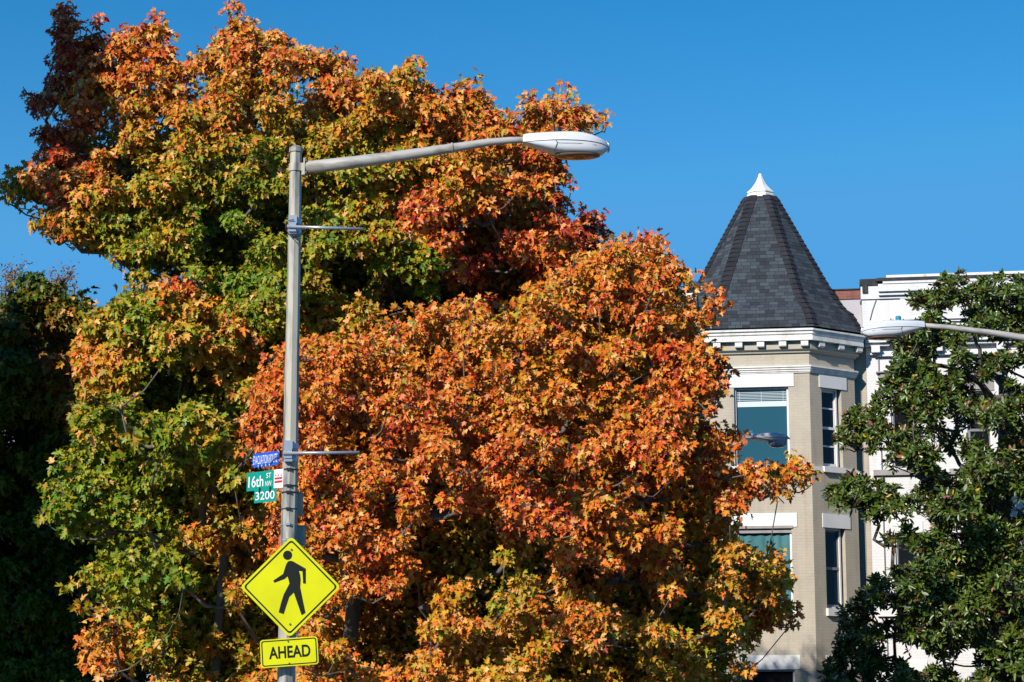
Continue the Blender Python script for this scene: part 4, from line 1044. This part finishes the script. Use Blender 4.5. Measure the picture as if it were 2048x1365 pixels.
C_ctrl = [(350, 575, .85), (300, 620, .25), (190, 730, .65), (400, 650, .45), (230, 1300, .72), (200, 1310, .75), (430, 1080, .6), (500, 1150, .66), (330, 800, .22), (420, 900, .38), (200, 850, .28), (150, 1000, .22), (300, 950, .25), (270, 1150, .22), (350, 1150, .18), (300, 1260, .36), (480, 1250, .5), (520, 1330, .55), (440, 640, .7), (250, 600, .3)]
tC, nC = maple("green maple turning gold at the left of the street lamp", C_poly, C_holes, C_ctrl, 32.6, 2.4, (330, 950), (280, 480), 435, MAPLES, rmax=52, rmin=12, seed=14, density=.85, fill=9000,
               fill_rng=(.15, .95), size=(.068, .098), limbs=[[(432, 1090, 31.6)]], trunk_top=.5, over=.84, tier_y=880)

D_poly = [(-30, 690), (0, 640), (15, 590), (40, 560), (70, 548), (100, 572), (160, 592), (200, 640), (210, 700), (200, 780), (215, 900), (200, 1050), (240, 1200), (330, 1480), (-200, 1480), (-200, 650)]
D_holes = [(80, 690, 24), (145, 690, 20), (60, 860, 30), (10, 1090, 16), (20, 880, 20)]
D_ctrl = [(90, 640, .5), (50, 600, .3), (70, 560, .02), (150, 610, .3), (110, 740, .7), (100, 900, .05), (50, 1100, 0), (100, 1300, 0), (160, 850, .5), (30, 750, .05), (180, 1000, 0)]
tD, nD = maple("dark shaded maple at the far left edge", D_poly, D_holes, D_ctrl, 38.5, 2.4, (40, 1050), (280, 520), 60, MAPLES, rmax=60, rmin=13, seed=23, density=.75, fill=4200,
               fill_rng=(-.2, .95), tone=.5, size=(.085, .12), tips=[(55, 552, 11), (75, 550, 10), (120, 575, 9), (180, 585, 9)], trunk_top=.5)  # tone: dark green leaf colour, darkened further to deepen the crown's shade

# two unseen maples, added out of view to cast shade on the left edge
def circ(c, rad, n=14):
    x, y = proj(c); k = F_PX / c[1] * rad
    return (x, y), k, [(x + k * math.cos(2 * math.pi * i / n), y + k * 1.0 * math.sin(2 * math.pi * i / n)) for i in range(n)]
for lab, c, rad, sd in (("orange maple added out of view to shade the far left maple, farther one", (-13.6, 32.5, 9.0), 3.6, 31), ("tall orange maple added out of view to shade the tallest maple, nearer one", (-12.55, 27.5, 16.6), 1.6, 37)):
    (x, y), k, pl = circ(c, rad)
    maple(lab, pl, [], [(x, y - k, .65), (x, y + k, .3)], c[1], rad * .8, (x, y), (k, k), x, MAPLES, rmax=100, rmin=30, seed=sd, density=.26, fill=1500, fill_rng=(-.5, .9), size=(.11, .16))
import sys; print("leaves", nA, nB, nC, nD)

# --- magnolia at the right
def magnolia():
    rg = np.random.default_rng(77)
    poly = [(1842, 590), (1866, 572), (1895, 558), (1925, 562), (1950, 582), (1990, 578), (2060, 570), (2200, 600), (2260, 1000), (2240, 1480), (1640, 1480), (1655, 1345), (1680, 1275), (1690, 1212), (1740, 1180), (1762, 1122), (1782, 1085), (1722, 1020), (1672, 1020), (1656, 985), (1700, 945), (1760, 960), (1800, 930), (1740, 905), (1682, 895), (1682, 850), (1712, 818),
            (1752, 820), (1748, 785), (1778, 755), (1800, 705), (1768, 672), (1770, 650), (1835, 648), (1850, 622), (1822, 600), (1832, 582), (1862, 585)]
    holes = [(1770, 930, 26), (1815, 960, 22), (1868, 862, 20), (1905, 935, 24), (1780, 1055, 18), (1770, 1120, 26), (1812, 1118, 20), (1960, 705, 18), (2042, 762, 22), (2020, 690, 16), (1905, 645, 16), (1960, 610, 10), (1838, 1315, 22), (1785, 1300, 16), (1885, 720, 16), (1920, 790, 14), (2035, 1020, 14), (1850, 1050, 16), (1990, 780, 20), (1935, 860, 16), (1800, 840, 10), (1760, 1240, 12), (1990, 1250, 22), (1930, 1330, 30), (1990, 880, 16)]
    Yc = 44.6; C = make_clumps(poly, holes, 46, 11, 14000, 5, .59)
    C = np.concatenate([C, np.array([(1690, 880, 14), (1705, 835, 13), (1668, 990, 13), (1700, 990, 16), (1780, 1080, 11), (1690, 1290, 14), (1660, 1345, 14), (1735, 1190, 12), (1838, 602, 12), (1890, 562, 10), (1970, 586, 13), (2012, 582, 13), (1775, 660, 11)], float)])
    e = np.hypot((C[:, 0] - 2010) / 380, (C[:, 1] - 1000) / 520)
    Yd = Yc - 3.4 * np.sqrt(np.clip(1 - e ** 2, .02, 1)) + rg.normal(0, .55, len(C))
    # a second layer of clumps deeper in the crown
    deep = C[(rg.uniform(0, 1, len(C)) < .75) & (C[:, 0] > 1820)].copy(); deep[:, :2] += rg.normal(0, 22, (len(deep), 2))
    Yd = np.concatenate([Yd, Yc + rg.uniform(-.6, 2.0, len(deep))]); C = np.concatenate([C, deep])
    cw = at_np(C[:, 0], C[:, 1], Yd); Rw = C[:, 2] / (F_PX / (Yd / .985)) * 1.1
    base = at(2010, 1420, Yc); base.z = 0; b = np.array(base)
    root = thing("magnolia_tree", "glossy dark green magnolia in front of the white house", "tree", base)
    pos, nrm, tip, sz, col, tw = [], [], [], [], [], []
    for i in range(len(C)):
        R = Rw[i]; ns = int(max(4, 215 * R ** 1.8 + 3))
        d = unit(rg.normal(0, 1, (ns, 3)) + np.array([-.1, -.4, .25])); off = d * R * rg.uniform(.55, 1, (ns, 1)); off[:, 2] *= .85
        for j in range(ns):
            axis = unit(d[j] * .8 + np.array([-.1, -.25, .6]) + rg.normal(0, .3, 3)); nl = rg.integers(6, 10)
            t1 = unit(np.cross(axis, [.3, .2, .9])); t2 = np.cross(axis, t1); a0 = rg.uniform(0, 6.28)
            ang = a0 + np.arange(nl) * 2.4; lean = rg.uniform(.25, 1.0, nl)[:, None]
            rad = np.cos(ang)[:, None] * t1 + np.sin(ang)[:, None] * t2
            tdir = unit(rad + axis * lean); nn_ = unit(axis - rad * lean * .9 + rg.normal(0, .18, (nl, 3)))
            pos.append(np.tile(cw[i] + off[j], (nl, 1)) + rg.normal(0, .015, (nl, 3)) + rad * .015); nrm.append(nn_); tip.append(tdir); sz.append(rg.uniform(.095, .165, nl))
            g = rg.uniform(0, 1, nl)[:, None]; c = (1 - g) * np.array([.028, .062, .009]) + g * np.array([.115, .165, .016])
            q = rg.uniform(0, 1, nl); c[q < .012] = (.55, .30, .02); c[(q > .012) & (q < .03)] = (.30, .10, .06); col.append(c)
            if rg.uniform() < .45: tw.append((Vector(cw[i]) - base, Vector(cw[i] + off[j]) - base))
    leaf_mesh("crown", np.concatenate(pos) - b, np.concatenate(nrm), np.concatenate(tip), np.concatenate(sz), np.concatenate(col), ELL, M_magleaf, root, curl=.10, fold=.30)
    top = cw[:, 2].max()
    tk = [Vector((0, 0, 0)), Vector((.1, 0, 2.2)), Vector((-.05, .1, 4.0)), Vector((.12, 0, 5.6)), Vector((.3, .1, top * .78))]
    tg = [tuple(np.array(c) - b + np.array([0, .15, -.06])) for c in cw]
    for lm in ([(1985, 800, 43.6), (1900, 735, 43.0), (1862, 700, 42.8)], [(1880, 985, 42.6), (1790, 1000, 42.3), (1715, 985, 42.0)], [(1960, 700, 43.4)], [(1700, 1015, 42.2)], [(1748, 1080, 42.6)]):
        tg += [tuple(at(*q) - base) for q in lm]
    branch_mesh(tg, tk, .014, M_bark_mag, root, "trunk", tw, 8, .16)
    print("magnolia leaves", sum(map(len, pos)))
magnolia()

# --- thin brown tree beyond the dark maple
def bare_tree():
    rg = np.random.default_rng(5); base = at(60, 1440, 62); base.z = 0
    root = thing("bare_tree", "sparse brown nearly bare tree beyond the dark maple", "tree", base); b = np.array(base)
    tg = []
    for cx, cy, sx, sy, n in ((28, 560, 22, 26, 34), (120, 565, 26, 16, 30), (60, 600, 55, 14, 40), (5, 600, 20, 20, 20), (140, 545, 8, 8, 8)):
        q = at_np(rg.normal(cx, sx * .6, n), rg.normal(cy, sy * .6, n), 62 + rg.normal(0, .8, n)); tg += [tuple(v - b) for v in q]
    t = at(60, 700, 62) - base
    branch_mesh(tg, [Vector((0, 0, 0)), t * .5, t, at(70, 640, 62) - base], .008, worn("brown bark", (.10, .075, .06), (.06, .05, .045), 8, .9), root, "trunk", None, 4, .1, 2.1)
    P0 = np.repeat(np.array(tg), 9, 0); P0 = P0 + rg.normal(0, .12, P0.shape); n = len(P0)
    col = np.array([.30, .15, .06]) * rg.uniform(.5, 1.2, (n, 1)) 
    leaf_mesh("crown", P0, rg.normal(0, 1, (n, 3)), rg.normal(0, 1, (n, 3)) + np.array([0, 0, -.5]), rg.uniform(.07, .12, n), col, ELL, M_maple, root)
bare_tree()
